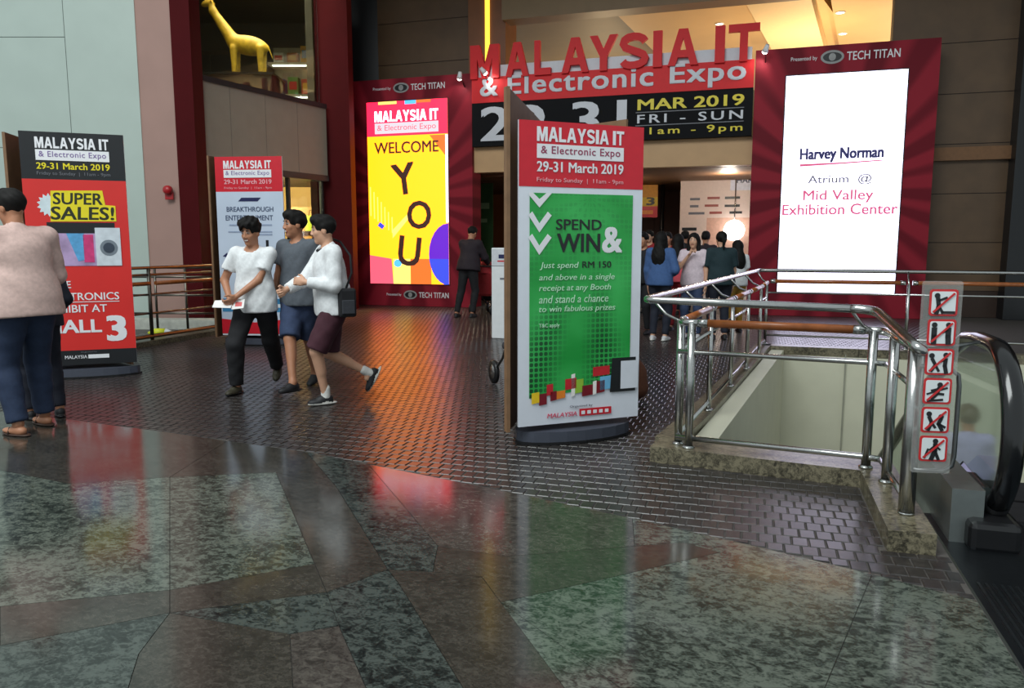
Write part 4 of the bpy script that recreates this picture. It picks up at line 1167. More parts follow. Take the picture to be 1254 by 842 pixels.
lettering('BREAKTHROUGH', SLATE, pn, F(.15), F(.85), T(.302), T(.275), 3, 0.014); lettering('ENTERTAINMENT', SLATE, pn, F(.13), F(.84), T(.35), T(.322), 3, 0.014)
for t0, x0, x1 in ((.372, .18, .82), (.41, .16, .82), (.425, .60, .82)): flat('text_line', M('pale_slate_ink', (150, 164, 190), 0.4), pn, rect(F(x0), F(x1), T(t0 + .008), T(t0)), 3)
flat('product_picture', M('navy_ink', (36, 40, 84), 0.4), pn, [(F(.06), T(.55)), (F(.14), T(.56)), (F(.13), T(.53))], 3)
flat('product_picture', INK_B, pn, rect(F(.72), F(.76), T(.50), T(.46)), 3)
flat('sea_picture', M('sea_blue_ink', (60, 130, 176), 0.4, var=0.3, scale=5), pn, rect(F(.02), F(.98), T(.865), T(.79)), 2)
flat('hull_picture', M('picture_white', (206, 214, 222), 0.4), pn, rect(F(.10), F(.90), T(.84), T(.82)), 3)
flat('red_strip', INK_R, pn, [(F(0), T(.99)), (F(1), T(.99)), (F(1), T(.905)), (F(.5), T(.925)), (F(0), T(.905))], 2)

# ------------------------------------------------------------------ left railing
LR_ = thing('steel_railing', 'dark steel railing with wooden handrail between the red poster and the white poster', 'railing', (-8.22, 8.0, 0))
LO_ = Vector((8.22, -8.0, 0))
DST = M('dark_steel', (112, 108, 100), 0.3, 1.0, var=0.1, scale=40)
ys = [4.6, 6.2, 7.6, 8.95, 10.35]
KB = struct(seg_box('trim_left_kerb', GR_KERB, None, (-8.32, 4.0), (-8.32, 10.5), 0.2, -0.01, 0.07, -1), 'low kerb under the left railing')
for y in ys:
    tube('post', DST, LR_, [Vector((-8.22, y, 0.07)) + LO_, Vector((-8.22, y, 1.10 if y in (10.35, 8.95) else 0.95)) + LO_], 0.026, 10)
for z, r, m in ((1.10, 0.022, DST), (1.0, 0.018, DST), (0.72, 0.014, DST), (0.45, 0.014, DST), (0.12, 0.03, DST)):
    tube('rail', m, LR_, [Vector((-8.22, 4.6, z)) + LO_, Vector((-8.22, 10.35, z)) + LO_], r, 8)
for a_, b_ in zip(ys[:-1], ys[1:]):
    tube('wooden_handrail', WOOD, LR_, [Vector((-8.16, a_ + 0.06, 0.88)) + LO_, Vector((-8.16, b_ - 0.06, 0.88)) + LO_], 0.03, 10)
FARR = thing('steel_railing', 'further dark railing along the white ledge below the pink column', 'railing', (-9.3, 9.0, 0))
pa, pb = PD(150, 12.7), PD(262, 12.7)
for k in range(4):
    q = pa.lerp(pb, k / 3) - Vector((-9.3, 9.0)); tube('post', DST, FARR, [(q.x, q.y, 0), (q.x, q.y, 1.05)], 0.02, 8)
for z in (1.05, 0.9, 0.6, 0.3):
    tube('rail', DST, FARR, [(pa.x + 9.3, pa.y - 9, z), (pb.x + 9.3, pb.y - 9, z)], 0.017, 8)
# yellow lamp-like bar on the ground behind the railing
yl = thing('yellow_marker', 'bright yellow tapered marker lying on the floor behind the left railing', 'marker', (*PD(188, 11.75), 0.03))
yp = (PD(200, 11.75) - PD(178, 11.75)) / 2
tube('marker_body', M('fluorescent_yellow', (226, 232, 40), 0.4, var=0.05), yl, [(-yp.x * 1.2, -yp.y * 1.2, 0.05), (-yp.x * .4, -yp.y * .4, 0.06), (yp.x * .8, yp.y * .8, 0.06)], [0.015, 0.06, 0.06], 10)
tube('marker_tip', WHITE, yl, [(yp.x * .8, yp.y * .8, 0.06), (yp.x * 1.6, yp.y * 1.6, 0.05)], [0.06, 0.02], 10)
# fire alarm on the column
fa = PD(211, 13.42); fz = ZD(211, 233, 13.45)
al = thing('fire_alarm', 'small red fire alarm bell on the pink column', 'alarm', (fa.x, fa.y, fz), YAW)
mtx = Matrix.Rotation(math.pi / 2, 4, 'X')
lathe('bell', M('alarm_red', (170, 28, 34), 0.35), al, [(0, 0.13), (0.05, 0.12), (0.075, 0.09), (0.08, 0.03), (0.06, 0.02), (0.06, 0.0)], 18, mtx)
box('back_plate', M('alarm_red', (170, 28, 34), 0.35), al, -0.07, 0.07, -0.03, 0.02, -0.16, -0.02, 0.01)

# ------------------------------------------------------------------ info kiosk behind the poster stand
kp = G(602, 414)
KI = thing('info_kiosk', 'white floor kiosk half hidden behind the SPEND & WIN poster', 'kiosk', (kp.x, kp.y, 0), math.radians(-3))
kb_ = box('kiosk_body', WHITE, KI, 0, 0.46, 0, 0.40, 0.0, 1.38, 0.012)
flat('logo_plate', M('pale_grey_print', (206, 208, 214), 0.4), kb_, rect(0.015, 0.445, 1.13, 1.36), 1)
flat('logo_print', M('navy_ink', (36, 40, 84), 0.4), kb_, rect(0.12, 0.30, 1.22, 1.28), 2); flat('logo_print', INK_R, kb_, rect(0.10, 0.33, 1.17, 1.19), 2); flat('text_line', INK_G, kb_, rect(0.14, 0.30, 0.90, 0.93), 1)
flat('groove', INK_G, kb_, rect(0.0, 0.46, 1.105, 1.115), 1)

# ------------------------------------------------------------------ inside the hall
def hall_pt(u, v, y): return GY(u, v, y)
p0, p1 = hall_pt(834, 214, 20.5), hall_pt(985, 330, 20.5)
BO = thing('exhibition_booth', 'white exhibition booth wall with printed notices inside the entrance', 'booth', (p0.x, 20.5, 0))
bw = p1.x - p0.x; bh = p0.z
bwp = box('booth_wall', M('booth_white', (226, 206, 196), 0.5, var=0.04), BO, 0, bw, 0, 0.12, 0, bh)
flat('booth_sign', M('booth_sign_white', (220, 222, 236), 0.45), bwp, rect(bw * .40, bw * 1.0, bh - 0.42, bh - 0.02), 2)
lettering('HARVEY NORMAN', M('navy_ink', (36, 40, 84), 0.4), bwp, bw * .45, bw * .98, bh - 0.24, bh - 0.10, 3, 0.02)
for k, (x0, x1, z) in enumerate(((.08, .16, .62), (.22, .32, .60), (.36, .48, .60), (.08, .15, .80), (.20, .31, .79), (.36, .48, .80), (.07, .20, .98), (.24, .34, .97), (.40, .50, .97))):
    flat('notice_line', [INK_G, M('rust_ink', (150, 70, 60), 0.4), INK_B][k % 3], bwp, rect(bw * x0, bw * x1, bh - z - .03, bh - z + .03), 2)
flat('booth_notice', INK_B, bwp, rect(bw * .02, bw * .14, bh - 1.42, bh - 1.34), 2)
flat('booth_panel', M('booth_panel_pink', (214, 170, 150), 0.5), bwp, rect(bw * .22, bw * .56, 0.4, bh - 1.1), 2)
lp_ = hall_pt(899, 282, 20.3)
BL_ = thing('globe_lamp', 'round bright white lamp glowing in front of the booth', 'lamp', (lp_.x, 20.2, lp_.z))
bm = nb(); bmesh.ops.create_icosphere(bm, subdivisions=3, radius=0.26); obj('globe', bm, led('globe_glow', (1.0, 0.95, 0.9), 5.0), BL_, True)
tube('stem', STEEL, BL_, [(0, 0.05, 0.2), (0, 0.15, 0.6), (0, 0.15, 3.05 - lp_.z)], 0.015, 8)
pa_, pb_ = hall_pt(783, 204, 21.5), hall_pt(805, 266, 21.5)
HP = thing('hanging_poster', 'yellow and red hanging poster with a black 3 inside the entrance', 'poster', (pa_.x - 0.3, 21.5, pb_.z))
hw, hh = pb_.x - pa_.x + 0.3, 3.05 - pb_.z
pl = box('poster_sheet', M('poster_amber', (220, 150, 40), 0.5, var=0.1), HP, 0, hw, 0, 0.01, 0, hh)
flat('poster_field', M('poster_yellow', (226, 190, 50), 0.5), pl, rect(0, hw, hh * .36, hh * .62), 1); flat('poster_field', INK_R, pl, rect(0, hw, 0, hh * .34), 1)
lettering('3', INK_B, pl, hw * .62, hw * .9, hh * .38, hh * .62, 2, 0.03); flat('text_line', gc['org'], pl, rect(hw * .2, hw * .85, hh * .1, hh * .22), 2)
tube('post', BLACK, HP, [(hw + 0.12, 0.05, 3.05 - pb_.z), (hw + 0.12, 0.05, -pb_.z)], 0.06, 8)
pa_ = hall_pt(580, 186, 19.0)
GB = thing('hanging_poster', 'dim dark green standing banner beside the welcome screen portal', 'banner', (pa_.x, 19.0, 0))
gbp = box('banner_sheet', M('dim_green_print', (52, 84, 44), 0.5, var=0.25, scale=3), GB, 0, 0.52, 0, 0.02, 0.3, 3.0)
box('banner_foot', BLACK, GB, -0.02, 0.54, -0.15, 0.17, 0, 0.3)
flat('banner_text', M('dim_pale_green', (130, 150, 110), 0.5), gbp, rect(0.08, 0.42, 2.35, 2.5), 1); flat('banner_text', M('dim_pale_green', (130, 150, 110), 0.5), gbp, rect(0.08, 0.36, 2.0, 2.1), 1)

# ------------------------------------------------------------------ shops on the left
def sthing(name, label, cat, u, d, z, rz=0.0, group=None):
    return thing(name, label, cat, (*PD(u, d), z), YAW + rz, group)
toyc = [M('toy_%d' % k, c, 0.5, var=0.1) for k, c in enumerate(((200, 60, 40), (230, 170, 40), (60, 120, 180), (220, 220, 210), (90, 150, 70), (200, 120, 60)))]
SHW = M('shelf_cream', (190, 180, 150), 0.5); SHL = led('shelf_light', (1.0, 0.93, 0.75), 3.0)
zu = zb0 + 0.2
sh = sthing('display_shelf', 'lit display shelving with toys on the upper floor shop', 'shelf', 336, 18.6, zu, 0.0)
for k in range(4):
    z = 0.35 + k * 0.72
    s_ = box('shelf_board', SHW, sh, 0, 1.35, 0, 0.5, z, z + 0.05)
    box('shelf_light', SHL, s_, 0.1, 1.25, 0.04, 0.09, z - 0.03, z)
box('shelf_back', SHW, sh, 0, 1.35, 0.5, 0.54, 0, 3.0); box('shelf_side', DKBR, sh, -0.04, 0, 0, 0.54, 0, 3.0); box('shelf_side', DKBR, sh, 1.35, 1.39, 0, 0.54, 0, 3.0)
nm = 0
rowname = ['bottom', 'second', 'third', 'top']
posname = ['first', 'second', 'third', 'fourth', 'fifth']
for k in range(4):
    for i in range(4):
        q = sh.matrix_basis @ Vector((0.12 + i * 0.31, 0.12, 0.40 + k * 0.72)) if False else None
        m4 = Matrix.Translation(sh.location) @ Matrix.Rotation(sh.rotation_euler.z, 4, 'Z')
        q = m4 @ Vector((0.10 + i * 0.32, 0.14, 0.405 + k * 0.72))
        hgt = random.uniform(.22, .45)
        t = thing('toy_box', '%s toy box from the left on the %s shelf of the upper shop' % (posname[i], rowname[k]), 'toy box', q, sh.rotation_euler.z, 'toy boxes on the upper shop shelves')
        box('carton', toyc[(i * 2 + k) % 6], t, 0, 0.24, 0, 0.22, 0, hgt, 0.006); box('carton_label', toyc[(i + k + 3) % 6], t, 0.03, 0.21, -0.004, 0.0, hgt * .3, hgt * .75)
dc = sthing('display_cabinet', 'dark display cabinet behind the giraffe in the upper shop', 'cabinet', 243, 18.3, zu)
box('cabinet_body', DKBR, dc, 0, 1.0, 0, 0.4, 0, 2.75, 0.01)
for k in range(2): box('cabinet_door', NEARBLACK, dc, 0.03 + k * 0.48, 0.49 + k * 0.48, -0.02, 0.0, 0.1, 2.65)
pb1 = sthing('display_plinth', 'dark brown display plinth under the giraffe in the upper shop', 'plinth', 246, 16.2, zu)
box('plinth_block', DKBR, pb1, 0, 1.62, 0, 0.9, 0, 1.78, 0.01); box('plinth_top', NEARBLACK, pb1, -0.02, 1.64, -0.02, 0.92, 1.78, 1.82)
for i, (x, y, l) in enumerate(((256, 17.5, 'round shop downlight above the giraffe head'), (322, 16.6, 'round shop downlight in the middle of the upper shop ceiling'), (386, 17.4, 'round shop downlight nearest the dark red pier'))):
    t = sthing('shop_downlight', l, 'downlight', x, y, 6.9, 0, 'downlights of the upper shop')
    lathe('lamp_lens', LAMP, t, [(0, -0.012), (0.09, -0.012), (0.09, 0)], 16); lathe('lamp_ring', WHITE, t, [(0.12, 0), (0.12, -0.014), (0.09, -0.018)], 16)
# lower shop: racks
rk = sthing('clothes_rack', 'dark clothes rack in the warm lit lower shop', 'rack', 244, 16.6, 0.012)
for x in (0, 1.2):
    tube('rack_leg', BLACK, rk, [(x, 0, 0), (x, 0, 1.6)], 0.02, 8); tube('rack_foot', BLACK, rk, [(x, -0.25, 0.02), (x, 0.25, 0.02)], 0.02, 8)
tube('rack_bar', BLACK, rk, [(0, 0, 1.58), (1.2, 0, 1.58)], 0.018, 8)
for i in range(5):
    p = rk.location + Vector((math.cos(YAW), math.sin(YAW), 0)) * (0.24 + i * 0.2)
    g_ = thing('hanging_garment', '%s garment from the left on the lower shop rack' % posname[i], 'garment', p, YAW, 'garments on the lower shop rack')
    m_ = [M('garment_dark', (50, 40, 34), 0.7), M('garment_tan', (160, 120, 70), 0.7), M('garment_black', (26, 24, 24), 0.7)][i % 3]
    prism('garment_body', m_, g_, [(-0.02, 0.55), (0.02, 0.5), (0.24, 0.5), (0.25, 1.2), (0.33, 1.0), (0.40, 1.06), (0.26, 1.45), (0.12, 1.50), (0.0, 1.45), (-0.14, 1.06), (-0.08, 1.0), (-0.01, 1.2)], -0.03, 0.03, Matrix.Translation((-0.1, 0, 0)) @ Matrix.Rotation(math.radians(70), 4, 'Z') @ UPRIGHT @ Matrix.Translation((-0.12, 0, 0)))
    tube('hanger_hook', STEEL_D, g_, [(-0.1, 0, 1.48), (-0.1, 0, 1.60)], 0.006, 6)
cb = sthing('display_cabinet', 'yellow lit display cabinet at the right of the lower shop', 'cabinet', 352, 18.4, 0.012)
box('cabinet_body', M('cabinet_amber', (180, 130, 60), 0.5, var=0.1), cb, 0, 1.4, 0.02, 0.4, 0, 2.3)
for k in range(3): box('cabinet_shelf', DKBR, cb, 0.04, 1.36, -0.1, 0.02, 0.5 + k * 0.6, 0.54 + k * 0.6)
bgp = cb.location + Vector((math.cos(YAW), math.sin(YAW), 0)) * 0.62 + Vector((math.sin(YAW), -math.cos(YAW), 0)) * 0.05 + Vector((0, 0, 1.742))
bg_ = thing('shopping_bag', 'lime green bag on the cabinet in the lower shop', 'bag', bgp, YAW)
prism('bag_body', M('lime_green', (170, 190, 40), 0.5), bg_, [(-0.16, 0), (0.16, 0), (0.13, 0.36), (-0.13, 0.36)], -0.05, 0.05, UPRIGHT)
tube('bag_handle', BLACK, bg_, [(-0.08, 0, 0.36), (-0.06, 0, 0.48), (0.06, 0, 0.48), (0.08, 0, 0.36)], 0.008, 6)
# ------------------------------------------------------------------ figures: implicit surfaces turned into meshes
class Field:
    def __init__(s): s.p = []; s.clip = []; s.noise = None
    def cone(s, a, b, ra, rb, k=0.03, m=0, flat_end=False, sub=False):
        s.p.append(('c', np.array(a, float), np.array(b, float), ra, rb, k, m, flat_end, sub)); return s
    def ell(s, c, r, R=None, k=0.03, m=0, sub=False):
        s.p.append(('e', np.array(c, float), np.array(r, float), np.eye(3) if R is None else np.array(R, float), 0, k, m, False, sub)); return s
    def plane(s, pt, n): s.clip.append((np.array(pt, float), np.array(n, float))); return s
    @staticmethod
    def dist(pr, P):
        if pr[0] == 'c':
            _, a, b, ra, rb, k, m, fe, sb = pr
            ab = b - a; L2 = max(ab @ ab, 1e-9)
            t = np.clip(((P - a) @ ab) / L2, 0, 1)
            d = np.linalg.norm(P - a - t[..., None] * ab, axis=-1) - (ra + (rb - ra) * t)
            if fe: d = np.maximum(d, (P - b) @ (ab / math.sqrt(L2)))
            return d
        _, c, r, R, _, k, m, fe, sb = pr
        q = (P - c) @ R
        k0 = np.linalg.norm(q / r, axis=-1); k1 = np.linalg.norm(q / (r * r), axis=-1) + 1e-9
        return np.where(k0 < 1e-6, -r.min(), k0 * (k0 - 1) / k1)
    def bounds(s):
        lo = np.full(3, 1e9); hi = -lo
        for pr in s.p:
            if pr[8]: continue
            if pr[0] == 'c':
                R = max(pr[3], pr[4]); lo = np.minimum(lo, np.minimum(pr[1], pr[2]) - R); hi = np.maximum(hi, np.maximum(pr[1], pr[2]) + R)
            else:
                R = np.abs(pr[3]) @ pr[2]; lo = np.minimum(lo, pr[1] - R); hi = np.maximum(hi, pr[1] + R)
        return lo, hi
    def mesh(s, h):
        lo, hi = s.bounds(); lo = lo - 3 * h; hi = hi + 3 * h
        n = np.ceil((hi - lo) / h).astype(int) + 1
        F = np.full(n, 0.3)
        ax = [lo[i] + np.arange(n[i]) * h for i in range(3)]
        for pr in s.p:
            k = pr[5]; pad = k + 2 * h + 0.01
            if pr[0] == 'c':
                R = max(pr[3], pr[4]); a0 = np.minimum(pr[1], pr[2]) - R - pad; a1 = np.maximum(pr[1], pr[2]) + R + pad
            else:
                R = np.abs(pr[3]) @ pr[2]; a0 = pr[1] - R - pad; a1 = pr[1] + R + pad
            i0 = np.clip(np.floor((a0 - lo) / h).astype(int), 0, n); i1 = np.clip(np.ceil((a1 - lo) / h).astype(int) + 1, 0, n)
            if (i1 <= i0).any(): continue
            sl = tuple(slice(i0[j], i1[j]) for j in range(3))
            P = np.stack(np.meshgrid(*[ax[j][sl[j]] for j in range(3)], indexing='ij'), -1)
            d = s.dist(pr, P); f = F[sl]
            if pr[8]: F[sl] = np.maximum(f, -d)
            else:
                hh = np.maximum(k - np.abs(f - d), 0) / max(k, 1e-6)
                F[sl] = np.minimum(f, d) - hh * hh * k * 0.25
        if s.clip or s.noise:
            P = np.stack(np.meshgrid(*ax, indexing='ij'), -1)
            if s.noise: F = F + s.noise(P)
            for pt, nn_ in s.clip: F = np.maximum(F, (P - pt) @ nn_)
        V, Q = nets(F, lo, h)
        mats = np.zeros(len(V), int)
        if len(V):
            used = [pr for pr in s.p if not pr[8]]
            if len({pr[6] for pr in used}) > 1:
                D = np.stack([s.dist(pr, V) for pr in used], 1)
                mats = np.array([pr[6] for pr in used])[D.argmin(1)]
        return V, Q, mats
def nets(F, org, h):
    ins = F < 0
    n = F.shape; cs = tuple(x - 1 for x in n)
    acc = np.zeros(cs + (3,)); cnt = np.zeros(cs, int)
    edges = []
    for axn in range(3):
        s0 = [slice(None)] * 3; s1 = [slice(None)] * 3
        s0[axn] = slice(None, -1); s1[axn] = slice(1, None)
        F0, F1 = F[tuple(s0)], F[tuple(s1)]
        idx = np.argwhere(ins[tuple(s0)] != ins[tuple(s1)])
        if not len(idx): edges.append(None); continue
        f0 = F0[tuple(idx.T)]; f1 = F1[tuple(idx.T)]
        pos = idx.astype(float); pos[:, axn] += f0 / (f0 - f1)
        o = [a for a in range(3) if a != axn]
        cells = []
        for da, db in ((0, 0), (-1, 0), (-1, -1), (0, -1)):
            c = idx.copy(); c[:, o[0]] += da; c[:, o[1]] += db
            ok = ((c >= 0) & (c < np.array(cs))).all(1)
            cc = np.clip(c, 0, np.array(cs) - 1)
            np.add.at(acc, tuple(cc[ok].T), pos[ok]); np.add.at(cnt, tuple(cc[ok].T), 1)
            cells.append((cc, ok))
        edges.append((axn, cells, f0 < 0))
    m = cnt > 0
    ids = np.full(cs, -1); ids[m] = np.arange(m.sum())
    V = acc[m] / cnt[m][:, None] * h + org
    Q = []
    for e_ in edges:
        if e_ is None: continue
        axn, cells, inside = e_
        ok = np.all([c[1] for c in cells], 0)
        q = np.stack([ids[tuple(c[0].T)] for c in cells], 1)
        flip = inside if axn != 1 else ~inside
        q[~flip] = q[~flip][:, ::-1]
        Q.append(q[ok])
    return V, (np.concatenate(Q) if Q else np.zeros((0, 4), int))
def fobj(name, parts, mats, parent, smooth=True):
    """one mesh object from one or more (V, Q, material index) pieces"""
    Vs, Qs, Ms = [], [], []
    off = 0
    for V, Q, mi in parts:
        Vs.append(V); Qs.append(Q + off); Ms.append(mi[Q[:, 0]] if len(Q) else np.zeros(0, int)); off += len(V)
    V = np.concatenate(Vs); Q = np.concatenate(Qs); mi = np.concatenate(Ms)
    me = bpy.data.meshes.new(name)
    me.from_pydata(V.tolist(), [], Q.tolist())
    for m in mats: me.materials.append(m)
    me.polygons.foreach_set('material_index', mi.astype('i'))
    me.polygons.foreach_set('use_smooth', [smooth] * len(me.polygons))
    me.update()
    return link(bpy.data.objects.new(name, me), parent)

def rot(axis, deg):
    return np.array(Matrix.Rotation(math.radians(deg), 3, axis))
def unit(v): v = np.array(v, float); return v / (np.linalg.norm(v) + 1e-9)
def ik(a, t, l1, l2, pole):
    a, t = np.array(a, float), np.array(t, float)
    d = t - a; L = np.linalg.norm(d)
    if L > (l1 + l2) * 0.995:
        t = a + d / L * (l1 + l2) * 0.995; d = t - a; L = np.linalg.norm(d)
    u = d / L
    x = (l1 * l1 - l2 * l2 + L * L) / (2 * L); y = math.sqrt(max(l1 * l1 - x * x, 0))
    p = np.array(pole, float); p = unit(p - (p @ u) * u)
    return a + u * x + p * y, t

SKIN = {'tan': M('skin_tan', (176, 122, 92), 0.5, var=0.05), 'fair': M('skin_fair', (206, 158, 130), 0.5, var=0.05), 'brown': M('skin_brown', (140, 92, 68), 0.5, var=0.05)}
LIP = M('lips', (150, 78, 70), 0.45); EYEW = M('eye_white', (170, 150, 140), 0.4); IRIS = M('iris_dark', (28, 20, 18), 0.25)
HAIRM = M('hair_black', (17, 15, 14), 0.7, var=0.3, scale=60, spec=0.25)
TEETH = M('teeth', (226, 220, 208), 0.35)
SOLE_W = M('sole_white', (206, 204, 198), 0.5); SOLE_B = M('sole_black', (24, 24, 26), 0.5)
def fabric(name, rgb, rough=0.85): return M('cloth_' + name, rgb, rough, var=0.10, scale=35, bump=0.15)

def person(label, pos, facing, H, pose, wear, fine=True, group=None, skin='tan'):
    """facing: world heading in degrees. Local frame: x to the person's right, y forward, z up; metres for a 1.72 m body"""
    s = H / 1.72
    rz = math.radians(facing - 90)
    root = thing('person', label, 'person', (pos[0], pos[1], pos[2] if len(pos) > 2 else 0), rz, group)
    g = wear.get('girth', 1.0)
    hb = 0.015 if fine else 0.024
    P = np.array([0, pose.get('shift', 0), 0.93 - pose.get('drop', 0)])
    R = rot('Z', pose.get('twist', 0)) @ rot('X', -pose.get('lean', 3)) @ rot('Y', pose.get('tilt', 0))
    T_ = lambda x, y, z: P + R @ np.array([x, y, z])
    hips = {1: P + np.array([0.09, 0, -0.02]), -1: P + np.array([-0.09, 0, -0.02])}
    shw = 0.17 * (0.5 + 0.5 * g) * wear.get('shoulders', 1.0)
    shs = {1: T_(shw, -0.01, 0.465), -1: T_(-shw, -0.01, 0.465)}
    feet = {1: pose['footR'], -1: pose['footL']}
    hands = {1: pose['handR'], -1: pose['handL']}
    knees, ankles, elbows, wrists = {}, {}, {}, {}
    for sd in (1, -1):
        f = feet[sd]
        knees[sd], ankles[sd] = ik(hips[sd], np.array([f[0], f[1], 0.085 + f[2]]), 0.43, 0.42, np.array([0.12 * sd, 1.0, 0.25]))
        hd = hands[sd]
        pole = pose.get('poleR' if sd == 1 else 'poleL', (0.6 * sd, -0.8, -0.5))
        elbows[sd], wrists[sd] = ik(shs[sd], hd[:3], 0.29, 0.255, pole)
    # ---- body
    B = Field()
    B.ell(T_(0, 0, 0.02), (0.15 * g, 0.105 * g, 0.115), R, 0.06).ell(T_(0, 0.0, 0.16), (0.125 * g, 0.092 * g, 0.14), R, 0.06)
    B.ell(T_(0, 0, 0.345), (0.15 * g, 0.105 * g, 0.155), R, 0.06)
    B.cone(T_(-shw * .8, -0.01, 0.455), T_(shw * .8, -0.01, 0.455), 0.055, 0.055, 0.05)
    nb_, hc = T_(0, -0.012, 0.49), T_(0, 0.02, 0.665)
    RH = R @ rot('Z', pose.get('head_yaw', 0)) @ rot('X', -pose.get('head_pitch', 0)) @ rot('Y', pose.get('head_tilt', 0))
    hl = lambda x, y, z: hc + RH @ np.array([x, y, z])
    B.cone(nb_, hl(0, -0.02, -0.06), 0.058, 0.052, 0.04)
    for sd in (1, -1):
        hp, kn, an, sh, el, wr = hips[sd], knees[sd], ankles[sd], shs[sd], elbows[sd], wrists[sd]
        B.cone(hp, kn, 0.080 * (0.4 + 0.6 * g), 0.052, 0.03).cone(kn, an, 0.050, 0.034, 0.03)
        ca = kn * 0.7 + an * 0.3; B.cone(kn * .85 + an * .15 + np.array([0, -0.012, 0]), ca + (an - kn) * .15 + np.array([0, -0.014, 0]), 0.045, 0.038, 0.03)
        B.cone(an, an + np.array([0, 0.02, -0.05]), 0.036, 0.03, 0.02)
        B.cone(sh, el, 0.047, 0.038, 0.03).cone(el, wr, 0.039, 0.026, 0.02)
    Hd = Field()
    def e_(c, r, m=0, k=0.02, ry=0): Hd.ell(hl(*c), r, RH, k, m)
    e_((0, -0.015, 0.03), (0.075, 0.094, 0.090)); e_((0, 0.022, -0.04), (0.058, 0.066, 0.078)); e_((0, 0.055, -0.098), (0.028, 0.026, 0.022))
    e_((0.033, 0.055, -0.022), (0.024, 0.02, 0.022)); e_((-0.033, 0.055, -0.022), (0.024, 0.02, 0.022))
    Hd.cone(hl(0, 0.082, 0.018), hl(0, 0.097, -0.024), 0.008, 0.0125, 0.018); e_((0.013, 0.092, -0.03), (0.01, 0.01, 0.008), 0, 0.008); e_((-0.013, 0.092, -0.03), (0.01, 0.01, 0.008), 0, 0.008)
    for sd in (1, -1):
        e_((0.075 * sd, -0.012, -0.008), (0.012, 0.021, 0.032), 0, 0.012)
        e_((0.031 * sd, 0.077, 0.012), (0.014, 0.009, 0.006), 1, 0.002); e_((0.031 * sd, 0.080, 0.012), (0.008, 0.008, 0.005), 2, 0.001)
        e_((0.033 * sd, 0.083, 0.034), (0.021, 0.008, 0.005), 2, 0.003)
    if pose.get('smile'):
        e_((0, 0.079, -0.060), (0.030, 0.010, 0.012), 3, 0.003); e_((0, 0.083, -0.060), (0.023, 0.0085, 0.0065), 4, 0.001)
    else:
        e_((0, 0.081, -0.058), (0.023, 0.009, 0.008), 3, 0.004)
    Hd.cone(hl(0, -0.02, -0.05), nb_ * 0.6 + hl(0, -0.02, -0.06) * .4, 0.05, 0.052, 0.03)
    pieces = [[Z_ for Z_ in B.mesh(hb)], [Z_ for Z_ in Hd.mesh(0.0058 if fine else 0.012)]]
    # ---- hands
    for sd in (1, -1):
        el, wr = elbows[sd], wrists[sd]
        d = unit(wr - el)
        hd = hands[sd]
        inward = np.array(pose.get('palmR' if sd == 1 else 'palmL', (-sd * 1.0, 0.15, -0.1)), float)
        n = unit(inward - (inward @ d) * d); w_ = np.cross(d, n)      # across the palm
        curl = hd[3] if len(hd) > 3 else 0.45
        thumb_side = 1.0 if (w_ @ np.array([0, 1, 0.3])) > 0 else -1.0
        Hh = Field()
        RM = np.stack([w_, d, n], 1)
        pc = wr + d * 0.05
        Hh.cone(wr - d * 0.04, wr + d * 0.02, 0.026, 0.024, 0.02).ell(pc, (0.040, 0.052, 0.017), RM, 0.015)
        for q, (off, ln) in enumerate(((0.028, 0.070), (0.010, 0.080), (-0.009, 0.074), (-0.027, 0.058))):
            b0 = pc + d * 0.040 + w_ * off * thumb_side
            a1 = curl * 0.9; a2 = curl * 2.0; a3 = curl * 2.9
            p1 = b0 + (d * math.cos(a1) + n * math.sin(a1)) * ln * .45
            p2 = p1 + (d * math.cos(a2) + n * math.sin(a2)) * ln * .33
            p3 = p2 + (d * math.cos(a3) + n * math.sin(a3)) * ln * .24
            Hh.cone(b0, p1, 0.0100, 0.0092, 0.004).cone(p1, p2, 0.0092, 0.0084, 0.004).cone(p2, p3, 0.0084, 0.0072, 0.004)
        tb = wr + d * 0.025 + w_ * thumb_side * 0.030
        t1 = tb + unit(d * .7 + w_ * thumb_side * .6 + n * .35) * 0.042; t2 = t1 + unit(d * .9 + w_ * thumb_side * .1 + n * .5) * 0.032
        Hh.cone(tb, t1, 0.013, 0.0105, 0.012).cone(t1, t2, 0.0105, 0.008, 0.004)
        pieces.append([Z_ for Z_ in Hh.mesh(0.0048 if fine else 0.010)])
    for pc_ in pieces: pc_[0] = pc_[0] * s
    fobj('body', pieces, [SKIN[skin], EYEW, IRIS, LIP, TEETH], root)
    # ---- hair
    style = wear.get('hair', 'short')
    Hr = Field()
    Hr.ell(hl(0, -0.022, 0.04), (0.087, 0.106, 0.096), RH, 0.03)
    if style in ('short', 'tousled'):
        Hr.ell(hl(0, 0.03, 0.095), (0.07, 0.07, 0.045), RH, 0.03)
        if style == 'tousled': Hr.ell(hl(0, -0.005, 0.085), (0.098, 0.105, 0.075), RH, 0.03)
    amp = 0.006 if style == 'tousled' else 0.003
    hc_ = hc.copy(); RHt = RH.copy()
    def hair_noise(Pp):
        q = (Pp - hc_) @ RHt
        nz = amp * (np.sin(q[..., 0] * 75 + q[..., 2] * 40 + 1) * np.sin(q[..., 1] * 83 - q[..., 2] * 31) + 0.7 * np.sin(q[..., 2] * 61 + q[..., 0] * 97 + q[..., 1] * 47))
        x, y, z = q[..., 0], q[..., 1], q[..., 2]
        keep = np.minimum(np.maximum(y - 0.018, -0.075 - z), 0.060 - 0.25 * np.maximum(0, -y) - z)
        return nz + 0 * keep
    Hr.noise = hair_noise
